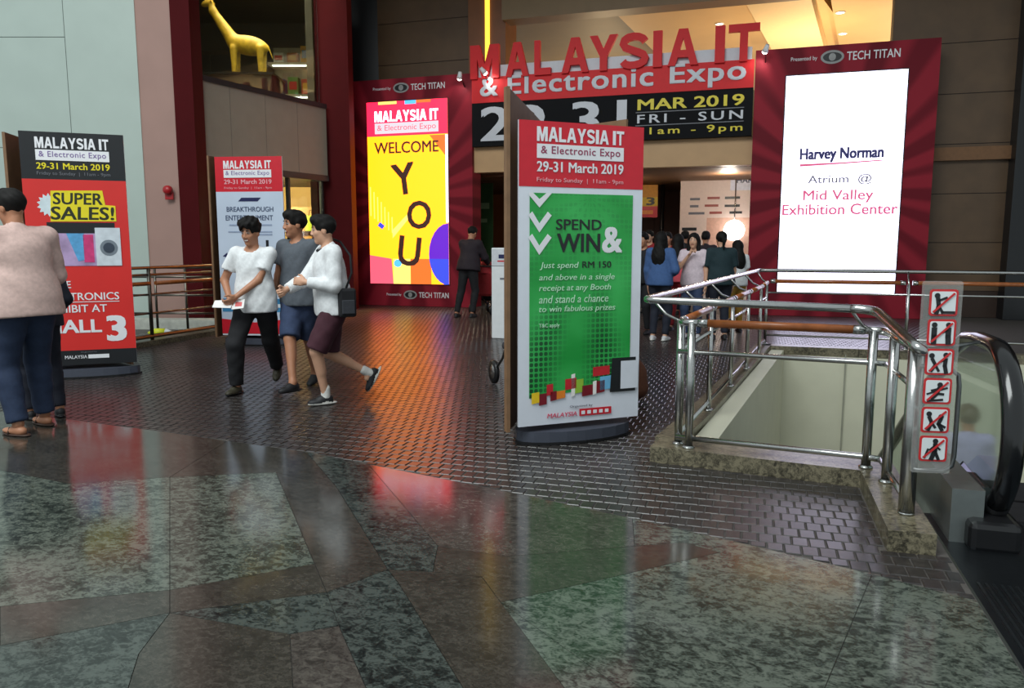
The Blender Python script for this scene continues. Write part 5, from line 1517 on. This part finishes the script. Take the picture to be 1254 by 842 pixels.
    if style == 'long':
        for sd in (1, -1):
            Hr.cone(hl(0.07 * sd, -0.03, 0.0), T_(0.09 * sd, 0.02, 0.42), 0.035, 0.035, 0.03)
        Hr.cone(hl(0, -0.06, 0.0), T_(0, -0.085, 0.40), 0.085, 0.075, 0.05).ell(T_(0, -0.105, 0.40), (0.115, 0.05, 0.17), R, 0.05)
    if style == 'tail':
        Hr.cone(hl(0, -0.10, 0.04), hl(0, -0.15, -0.02), 0.03, 0.03, 0.03).cone(hl(0, -0.15, -0.02), hl(0, -0.13, -0.16), 0.03, 0.012, 0.02)
    # cut the face free
    Hr.ell(hl(0, 0.105, -0.035), (0.078, 0.085, 0.105), RH, sub=True)
    if style in ('short', 'tousled'):
        Hr.plane(hl(0, -0.06, -0.078), RH @ np.array([0, 0.25, -1.0]) / 1.03)
    V, Q, mi = Hr.mesh(0.0075 if fine else 0.013)
    if wear.get('cap'): pass
    fobj('hair', [[V * s, Q, mi]], [wear.get('hair_mat', HAIRM)], root)
    # ---- shirt
    top_m = wear['top']; sleeve = wear.get('sleeve', 0.55); c = 0.016 + wear.get('loose', 0.0)
    S = Field()
    up = R @ np.array([0, 0, 1.0])
    hem = wear.get('hem', -0.06)
    S.ell(T_(0, 0.0, -0.03), (0.150 * g + c + .042, 0.104 * g + c + .036, 0.40), R, 0.07).ell(T_(0, 0.004, 0.16), (0.135 * g + c, 0.098 * g + c, 0.16), R, 0.07)
    S.ell(T_(0, 0.002, 0.345), (0.15 * g + c, 0.108 * g + c, 0.165), R, 0.07)
    S.cone(T_(-shw * .82, -0.01, 0.455), T_(shw * .82, -0.01, 0.455), 0.055 + c, 0.055 + c, 0.05)
    S.cone(T_(0, -0.012, 0.47), T_(0, -0.01, 0.52), 0.075, 0.065, 0.03)
    for sd in (1, -1):
        sh, el, wr = shs[sd], elbows[sd], wrists[sd]
        if sleeve <= 1.0:
            if sleeve > 0: S.cone(sh, sh + (el - sh) * sleeve, 0.050 + c, 0.056 + c, 0.03, 0, True)
        else:
            S.cone(sh, el, 0.048 + c, 0.043 + c, 0.03).cone(el, el + (wr - el) * (sleeve - 1), 0.043 + c, 0.032 + c * .7, 0.02, 0, True)
    S.plane(T_(0, 0, hem), -up)
    S.cone(T_(0, 0.012, 0.505), T_(0, 0.045, 0.62), 0.056 if wear.get('neck', 'round') == 'round' else 0.066, 0.09, sub=True)
    ph = random.uniform(0, 6)
    S.noise = lambda Pp: 0.0035 * (np.sin(Pp[..., 2] * 38 + Pp[..., 0] * 30 + ph) * np.sin(Pp[..., 0] * 22 + Pp[..., 1] * 25 + ph * 2))
    V, Q, mi = S.mesh(0.0125 if fine else 0.022)
    fobj(wear.get('top_name', 'shirt'), [[V * s, Q, mi]], [top_m], root)
    if wear.get('collar'):
        ring = [T_(0.077 * math.cos(a), 0.012 + 0.074 * math.sin(a), 0.512 - 0.024 * math.sin(a)) * s for a in [2 * math.pi * k / 20 for k in range(20)]]
        tube('collar', wear['collar'], root, ring, 0.012 * s, 8, True)
    # ---- trousers or shorts
    L_ = Field(); leg = wear.get('leg', 'long'); cl = 0.014 + wear.get('leg_loose', 0.0)
    L_.ell(T_(0, 0, 0.02), (0.15 * g + 0.012, 0.105 * g + 0.012, 0.14), R, 0.05)
    for sd in (1, -1):
        hp, kn, an = hips[sd], knees[sd], ankles[sd]
        if leg == 'short':
            L_.cone(hp, hp + (kn - hp) * wear.get('leg_len', 1.02), 0.088 * (.4 + .6 * g) + cl, 0.070 + cl, 0.04, 0, True)
        else:
            L_.cone(hp, kn, 0.084 * (.4 + .6 * g) + cl, 0.056 + cl, 0.04).cone(kn, kn + (an - kn) * wear.get('leg_len', 0.97), 0.056 + cl, 0.042 + cl, 0.03, 0, True)
            L_.cone(kn * .8 + an * .2 + np.array([0, -0.012, 0]), kn * .55 + an * .45 + np.array([0, -0.012, 0]), 0.05 + cl, 0.042 + cl, 0.03)
    L_.plane(T_(0, 0, 0.11), up)
    ph2 = random.uniform(0, 6)
    L_.noise = lambda Pp: 0.003 * np.sin(Pp[..., 2] * 45 + ph2 + 12 * Pp[..., 0]) * np.sin(Pp[..., 0] * 26 + Pp[..., 1] * 30)
    V, Q, mi = L_.mesh(0.013 if fine else 0.022)
    fobj(wear.get('leg_name', 'shorts' if leg == 'short' else 'trousers'), [[V * s, Q, mi]], [wear['bottom']], root)
    # ---- shoes (and socks)
    for sd in (1, -1):
        f = feet[sd]; an = ankles[sd]
        Rf = rot('Z', -f[3] * sd if len(f) > 3 else -6 * sd) @ rot('X', -(f[4] if len(f) > 4 else 0))
        fl = lambda x, y, z: an + Rf @ np.array([x, y, z])
        if 'shoe' in wear:
            Sh = Field()
            Sh.ell(fl(0, -0.028, -0.045), (0.036, 0.040, 0.045), Rf, 0.03).ell(fl(0, 0.075, -0.058), (0.044, 0.09, 0.032), Rf, 0.04).ell(fl(0, 0.02, -0.032), (0.036, 0.06, 0.035), Rf, 0.03)
            if not wear.get('sandal'): pass
            Sh.ell(fl(0, 0.03, -0.072), (0.047, 0.138, 0.016), Rf, 0.005, 1)
            Sh.plane(fl(0, 0, -0.083), Rf @ np.array([0, 0, -1.0]))
            V, Q, mi = Sh.mesh(0.0075 if fine else 0.014)
            fobj('shoe', [[V * s, Q, mi]], [wear['shoe'], wear.get('sole', SOLE_B)], root)
        if wear.get('sandal'):
            Sh = Field()
            Sh.ell(fl(0, -0.028, -0.05), (0.032, 0.036, 0.03), Rf, 0.03).ell(fl(0, 0.075, -0.055), (0.042, 0.085, 0.022), Rf, 0.04).ell(fl(0, 0.02, -0.04), (0.033, 0.05, 0.03), Rf, 0.03)
            V, Q, mi = Sh.mesh(0.0075); fobj('foot', [[V * s, Q, mi]], [SKIN[skin]], root)
            So = Field(); So.ell(fl(0, 0.03, -0.076), (0.050, 0.14, 0.011), Rf, 0.005); V, Q, mi = So.mesh(0.006); so = fobj('sandal', [[V * s, Q, mi]], [wear['sandal']], root)
            tube('strap', wear['sandal'], so, [fl(-0.045, 0.05, -0.07) * s, fl(-0.025, 0.06, -0.032) * s, fl(0.025, 0.06, -0.032) * s, fl(0.045, 0.05, -0.07) * s], 0.009 * s, 8)
        if wear.get('sock'):
            So = Field(); So.cone(fl(0, 0, 0.06), fl(0, 0, -0.03), 0.042, 0.042, 0.01, 0, True); V, Q, mi = So.mesh(0.009); fobj('sock', [[V * s, Q, mi]], [wear['sock']], root)
    root['_s'] = s
    joints = dict(hand_R=wrists[1] * s, hand_L=wrists[-1] * s, pelvis=P * s, chest=T_(0, 0, .35) * s, shR=shs[1] * s, shL=shs[-1] * s, elbow_R=elbows[1] * s, elbow_L=elbows[-1] * s)
    del root['_s']
    m4 = Matrix.Translation(root.location) @ Matrix.Rotation(rz, 4, 'Z')
    return root, {k: m4 @ Vector(v_) for k, v_ in joints.items()}, m4
def loc_of(pos, facing, H, w):
    """world ground point -> the figure's local frame (before its scale)"""
    m4 = Matrix.Translation((pos[0], pos[1], 0)) @ Matrix.Rotation(math.radians(facing - 90), 4, 'Z')
    q = m4.inverted() @ Vector((w[0], w[1], 0))
    return q.x * 1.72 / H, q.y * 1.72 / H
def head_to(p): return math.degrees(math.atan2(p[1], p[0]))

WHT = fabric('white', (226, 228, 230)); GRY = fabric('slate_grey', (86, 92, 100)); BLKF = fabric('black', (22, 22, 26)); DENIM = fabric('denim', (48, 62, 92)); JEAN = fabric('dark_jean', (34, 48, 74))
BURG = fabric('burgundy', (66, 30, 42)); PINKF = fabric('dusty_pink', (206, 176, 168)); NAVY = fabric('navy', (26, 30, 44)); BLUEJ = fabric('blue_denim', (62, 92, 140)); TEAL = fabric('dark_teal', (24, 46, 52))
CORAL = fabric('coral', (216, 84, 96)); LACE = fabric('white_lace', (214, 196, 204)); LAV = fabric('lavender', (176, 168, 206)); MUST = fabric('mustard', (170, 130, 50)); REDF = fabric('red', (150, 34, 40)); MAROON = fabric('dark_plum', (36, 26, 34))
SHB = fabric('shoe_black', (24, 24, 28), 0.6); SHW = fabric('shoe_white', (200, 198, 200), 0.6); SHO = fabric('shoe_olive', (50, 46, 30), 0.6); SANDB = M('sandal_leather', (60, 40, 30), 0.5)

# --- three walkers
p = G(318, 480); fc = 284
H_ = 1.68
fR = loc_of(p, fc, H_, G(290, 482)); fL = loc_of(p, fc, H_, G(341, 469))
r1, j1, m1 = person('smiling man in white T-shirt and black track pants walking with papers', p, fc, H_,
    dict(lean=4, footR=(fR[0], fR[1], 0.0, 12, 0), footL=(fL[0], fL[1], 0.045, 10, 28), handR=(0.19, 0.16, 0.93, 0.9), handL=(0.09, 0.24, 0.97, 0.7), poleL=(-1, -0.4, -0.4), poleR=(1, -0.6, -0.4), palmL=(0.2, -0.7, 0.6), palmR=(-0.4, -0.1, 0.9), head_yaw=-14, head_pitch=8, smile=True, drop=0.02),
    dict(top=WHT, sleeve=0.62, neck='v', bottom=BLKF, leg='long', leg_loose=0.012, shoe=SHO, sole=SOLE_B, hair='tousled', hem=-0.10, girth=1.02, top_name='t_shirt'), True, None, 'tan')
p = G(372, 477); fc = 262; H_ = 1.76
fR = loc_of(p, fc, H_, G(359, 485)); fL = loc_of(p, fc, H_, G(386, 470))
r2, j2, m2 = person('man in grey T-shirt and denim shorts walking between his two friends', p, fc, H_,
    dict(lean=3, footR=(fR[0], fR[1], 0.0, 8, 0), footL=(fL[0], fL[1], 0.03, 8, 22), handR=(0.24, 0.12, 0.86, 0.5), handL=(-0.25, -0.05, 0.83, 0.5), head_yaw=-30, head_pitch=0, smile=True, drop=0.015),
    dict(top=GRY, sleeve=0.62, bottom=DENIM, leg='short', leg_loose=0.010, leg_len=0.98, shoe=SHB, sole=SOLE_B, hair='short', hem=-0.09, girth=1.05, top_name='t_shirt'), True, None, 'tan')
p = G(412, 493); fc = 224; H_ = 1.71
fR = loc_of(p, fc, H_, G(398, 498))
r3, j3, m3 = person('man in white sweatshirt and burgundy shorts striding with one foot raised behind', p, fc, H_,
    dict(lean=5, footL=(-0.02, 0.10, 0.0, 4, 0), footR=(0.06, -0.33, 0.16, 0, 60), handR=(0.06, 0.40, 1.04, 0.9), handL=(-0.10, 0.26, 1.11, 1.0), poleR=(1, -0.5, -0.9), poleL=(-0.7, -1.0, -0.5), head_yaw=-14, head_pitch=2, drop=0.03),
    dict(top=WHT, sleeve=1.92, bottom=BURG, leg='short', leg_loose=0.014, leg_len=0.97, shoe=SHB, sole=SOLE_W, sock=fabric('sock_white', (214, 212, 208)), hair='short', hem=-0.08, loose=0.008, collar=fabric('collar_black', (26, 26, 30)), girth=1.05, top_name='sweatshirt'), True, None, 'fair')
# papers in the first walker's hands
c = (j1['hand_R'] + j1['hand_L']) / 2
pp = thing('leaflet', 'white folded leaflet in the hands of the man in white T-shirt', 'leaflet', c + Vector((0.0, -0.05, -0.05)), math.radians(20))
PAPER = M('paper_white', (232, 230, 228), 0.6, var=0.02)
prism('paper_fold', PAPER, pp, [(-0.15, -0.05), (0.02, -0.06), (0.02, 0.06), (-0.15, 0.05)], -0.002, 0.002, Matrix.Rotation(math.radians(35), 4, 'X'))
prism('paper_fold', PAPER, pp, [(0.02, -0.06), (0.13, -0.045), (0.13, 0.05), (0.02, 0.06)], -0.002, 0.002, Matrix.Rotation(math.radians(55), 4, 'X'))
prism('paper_print', M('leaflet_red', (206, 90, 90), 0.6), pp, [(0.05, -0.03), (0.11, -0.025), (0.11, 0.02), (0.05, 0.02)], 0.0022, 0.003, Matrix.Rotation(math.radians(55), 4, 'X'))
# sling bag of the third walker
bq = m3 @ Vector((-0.245, -0.06, 0.93))
sb_ = thing('sling_bag', 'black sling bag on the hip of the man in white sweatshirt', 'bag', bq, math.radians(224 - 90))
bm = nb(); add_box(bm, -0.04, 0.045, -0.075, 0.075, -0.13, 0.12, 0.022); obj('bag_body', bm, BLKF, sb_)
box('bag_pocket', fabric('charcoal', (52, 54, 60)), sb_, -0.052, -0.036, -0.055, 0.055, -0.10, 0.02, 0.006)
tube('bag_strap', BLKF, sb_, [(0.045, 0.0, 0.10), (0.075, -0.065, 0.25), (0.18, -0.085, 0.40), (0.30, -0.03, 0.52), (0.34, 0.03, 0.545)], 0.010, 8)

# --- left edge: back view, and a shorter companion mostly hidden
p = G(42, 528); fc = 168
person('broad person in dusty pink top and jeans standing with back turned at the left edge', p, fc, 1.83,
    dict(lean=5, tilt=0, footR=(0.16, 0.14, 0.0, 4, 0), footL=(-0.12, -0.03, 0.0, 6, 0), handR=(0.17, 0.30, 1.08, 0.6), handL=(-0.17, 0.30, 1.08, 0.6), head_yaw=14, head_pitch=10),
    dict(top=PINKF, sleeve=1.9, bottom=JEAN, leg='long', leg_loose=0.012, girth=1.30, shoulders=1.08, loose=0.012, hem=-0.10, hair='short', sandal=SANDB), True, None, 'tan')
p = G(54, 512); fc = 150
person('short person in navy mostly hidden behind the person in pink', p, fc, 1.50,
    dict(lean=3, footR=(0.14, 0.0, 0.0, 6, 0), footL=(-0.10, 0.05, 0.0, 6, 0), handR=(0.17, 0.16, 0.95, 0.5), handL=(-0.17, 0.2, 1.0, 0.5)),
    dict(top=NAVY, sleeve=1.9, bottom=NAVY, leg='long', girth=1.12, shoe=SHB, hair='short'), True, None, 'tan')

# --- far: man pushing a stroller
p = G(574, 388); fc = 80
rS, jS, mS = person('man in dark clothes bending over a stroller beside the welcome screen', p, fc, 1.80,
    dict(lean=12, footR=(0.10, -0.05, 0.0, 6, 0), footL=(-0.16, -0.18, 0.0, 6, 0), handR=(0.20, 0.42, 1.0, 0.9), handL=(-0.12, 0.42, 1.0, 0.9), head_pitch=15),
    dict(top=MAROON, sleeve=1.9, bottom=BLKF, leg='long', shoe=SHB, hair='short', girth=1.15, loose=.01), False, None, 'tan')
def stroller(label, loc, rz, seat_mat, frame_mat):
    t = thing('stroller', label, 'stroller', loc, rz)
    for x in (-0.24, 0.24):
        tube('frame_tube', frame_mat, t, [(x, -0.35, 1.0), (x, -0.25, 0.80), (x, 0.15, 0.30), (x, 0.42, 0.12)], 0.013, 8)
        tube('frame_tube', frame_mat, t, [(x, 0.05, 0.55), (x, -0.30, 0.13)], 0.013, 8)
        for y in (-0.30, 0.42):
            w_ = lathe('wheel', BLACK, t, [(0.075, -0.02), (0.12, -0.02), (0.125, 0), (0.12, 0.02), (0.075, 0.02)], 18, Matrix.Translation((x, y, 0.125)) @ Matrix.Rotation(math.pi / 2, 4, 'Y'))
            lathe('wheel_hub', STEEL, w_, [(0, -0.024), (0.07, -0.022), (0.078, 0), (0.07, 0.022), (0, 0.024)], 14, Matrix.Translation((x, y, 0.125)) @ Matrix.Rotation(math.pi / 2, 4, 'Y'))
    tube('push_bar', BLACK, t, [(-0.24, -0.35, 1.0), (0.24, -0.35, 1.0)], 0.016, 8)
    bm = nb(); add_box(bm, -0.22, 0.22, -0.12, 0.25, 0.38, 0.46, 0.03); obj('seat', bm, seat_mat, t)
    bm = nb(); add_box(bm, -0.22, 0.22, -0.03, 0.03, 0, 0.50, 0.02, Matrix.Translation((0, -0.12, 0.42)) @ Matrix.Rotation(math.radians(22), 4, 'X')); obj('backrest', bm, seat_mat, t)
    bm = nb(); add_lathe(bm, [(0.24, 0.0), (0.235, 0.09), (0.2, 0.17), (0.12, 0.22), (0, 0.24)], 20, Matrix.Translation((0, -0.14, 0.86)))
    obj('hood', bm, seat_mat, t, True)
    return t
q = mS @ Vector((0.06, 0.75, 0))
stroller('red and black stroller in front of the man beside the welcome screen', (q.x, q.y, 0), math.radians(80 - 90), REDF, BLACK)
# behind the centre poster: a stroller wheel shows on its left, a brown bag on its right
q = GD(650, 300, 7.45)
stroller('dark stroller almost hidden behind the SPEND & WIN poster, one wheel showing', (q.x, q.y, 0), YAW + math.radians(20), fabric('charcoal', (52, 54, 60)), STEEL_D)
q = GD(776, 300, 6.95)
db = thing('duffel_bag', 'brown bag on the floor peeking out right of the SPEND & WIN poster', 'bag', (q.x, q.y, 0), YAW)
BRF = fabric('brown', (92, 52, 34))
g = Field(); g.ell((0, 0, 0.20), (0.15, 0.13, 0.20), None, 0.04).ell((0, 0, 0.10), (0.16, 0.14, 0.10), None, 0.05).plane((0, 0, 0.0), (0, 0, -1))
fobj('bag_body', [g.mesh(0.016)], [BRF], db)
tube('bag_strap', BLACK, db, [(-0.07, 0, 0.37), (-0.06, 0, 0.46), (0.06, 0, 0.46), (0.07, 0, 0.37)], 0.010, 8)

# --- crowd at the entrance
def stand(**k):
    d = dict(lean=2, footR=(0.10, 0.02, 0, 8, 0), footL=(-0.10, 0.0, 0, 8, 0), handR=(0.22, 0.08, 0.86, 0.4), handL=(-0.22, 0.08, 0.86, 0.4)); d.update(k); return d
def at_px(u, dep, H, top_v=None):
    q = GD(u, 300, dep); return (q.x, q.y)
GC = 'visitors gathered at the entrance'
CR = [
 ('woman in blue denim jacket and dark trousers with back turned near the railing', 809, 11.35, 75, 1.62, stand(handR=(0.15, .2, 1.05, .5)), dict(top=BLUEJ, sleeve=1.9, bottom=NAVY, shoe=SHW, sole=SOLE_W, hair='long', loose=.01), 'fair'),
 ('woman in white lace top facing the camera with hand at her mouth', 850, 11.6, 262, 1.60, stand(handR=(0.04, .2, 1.36, .8), poleR=(.8, -.2, -1)), dict(top=LACE, sleeve=0.7, bottom=DENIM, shoe=SHW, hair='long'), 'fair'),
 ('woman in dark teal T-shirt seen from behind beside the red portal', 884, 11.5, 110, 1.62, stand(handL=(-0.16, .25, 1.02, .5)), dict(top=TEAL, sleeve=0.8, bottom=NAVY, shoe=SHB, hair='tail', girth=1.12, loose=.01), 'fair'),
 ('woman in coral pink top between the denim jacket and the lace top', 830, 12.6, 70, 1.60, stand(), dict(top=CORAL, sleeve=0.8, bottom=REDF, shoe=SHB, hair='long'), 'fair'),
 ('person in white shirt with mustard bag behind the woman in teal', 904, 12.4, 120, 1.50, stand(), dict(top=WHT, sleeve=0.7, bottom=MUST, shoe=SHB, hair='long'), 'fair'),
 ('person in black behind the right edge of the SPEND & WIN poster', 789, 12.2, 250, 1.62, stand(), dict(top=BLKF, sleeve=1.9, bottom=BLKF, shoe=SHB, hair='short', girth=1.1), 'tan'),
 ('person in red further inside the entrance, behind the denim jacket', 818, 14.6, 265, 1.66, stand(), dict(top=REDF, sleeve=0.7, bottom=NAVY, shoe=SHB, hair='short'), 'tan'),
 ('person in dark plum further inside, behind the woman in lace top', 864, 14.8, 95, 1.68, stand(), dict(top=MAROON, sleeve=0.7, bottom=NAVY, shoe=SHB, hair='short', hair_mat=HAIRM), 'tan'),
 ('person in black further inside, above the coral pink top', 838, 15.6, 80, 1.70, stand(), dict(top=BLKF, sleeve=0.7, bottom=NAVY, shoe=SHB, hair='short'), 'tan'),
 ('person in maroon deep inside near the yellow hanging poster', 796, 16.0, 255, 1.72, stand(), dict(top=REDF, sleeve=1.9, bottom=NAVY, shoe=SHB, hair='short'), 'fair'),
]
for lab, u, dep, fc, H_, po, we, sk in CR:
    person(lab, at_px(u, dep, H_), fc, H_, po, we, False, GC, sk)
# --- rider on the escalator, facing down and away
best = None
for k in range(1, 13):
    ym = 4.45 + k * RUN + 0.2; zst = -0.02 - max(0, k - 1) * RISE
    top = GY(1187, 497, ym).z
    if best is None or abs(top - zst - 1.70) < abs(best[2] - 1.70): best = (ym, zst, top - zst)
q = GY(1190, 500, best[0])
person('man in lavender shirt riding down the escalator behind the warning signs', (max(1.62, q.x), best[0], best[1]), 95, best[2],
    stand(handL=(-0.25, .2, 1.05, .7)), dict(top=LAV, sleeve=1.8, bottom=NAVY, shoe=SHB, hair='short', hair_mat=M('hair_brown', (84, 70, 48), 0.5, var=0.2, scale=50)), False, None, 'tan')
print('rider', q, best)

# ------------------------------------------------------------------ giraffe figure in the upper shop
gq = Vector((*PD(304, 16.62), zu + 1.82))
GF = thing('giraffe_figure', 'yellow giraffe figure standing in the upper shop window', 'figure', gq, YAW)
g = Field()
g.ell((0.18, 0, 0.62), (0.42, 0.17, 0.20), rot('Y', 10), 0.06).cone((-0.12, 0, 0.70), (-0.52, 0, 1.30), 0.14, 0.075, 0.08).cone((-0.52, 0, 1.30), (-0.56, 0, 1.45), 0.075, 0.06, 0.05)
g.ell((-0.64, 0, 1.46), (0.13, 0.06, 0.065), rot('Y', -20), 0.03)
for x, y in ((-0.1, 0.1), (-0.1, -0.1), (0.45, 0.1), (0.45, -0.1)): g.cone((x, y, 0.55), (x, y, 0.0), 0.075, 0.045, 0.04)
for y in (0.03, -0.03): g.cone((-0.54, y, 1.5), (-0.52, y * 1.6, 1.62), 0.012, 0.016, 0.01); g.ell((-0.53, y * 3, 1.48), (0.02, 0.05, 0.02), None, 0.01)
g.cone((0.58, 0, 0.62), (0.68, 0, 0.35), 0.02, 0.012, 0.02)
fobj('giraffe_body', [g.mesh(0.022)], [M('giraffe_yellow', (226, 176, 40), 0.5, var=0.25, scale=9)], GF)
bm = nb()
for x, y in ((-0.1, 0.1), (-0.1, -0.1), (0.45, 0.1), (0.45, -0.1)): add_tube(bm, [(x, y, 0.07), (x, y, -0.0)], 0.06, 10)
obj('hoof', bm, DKBR, GF)
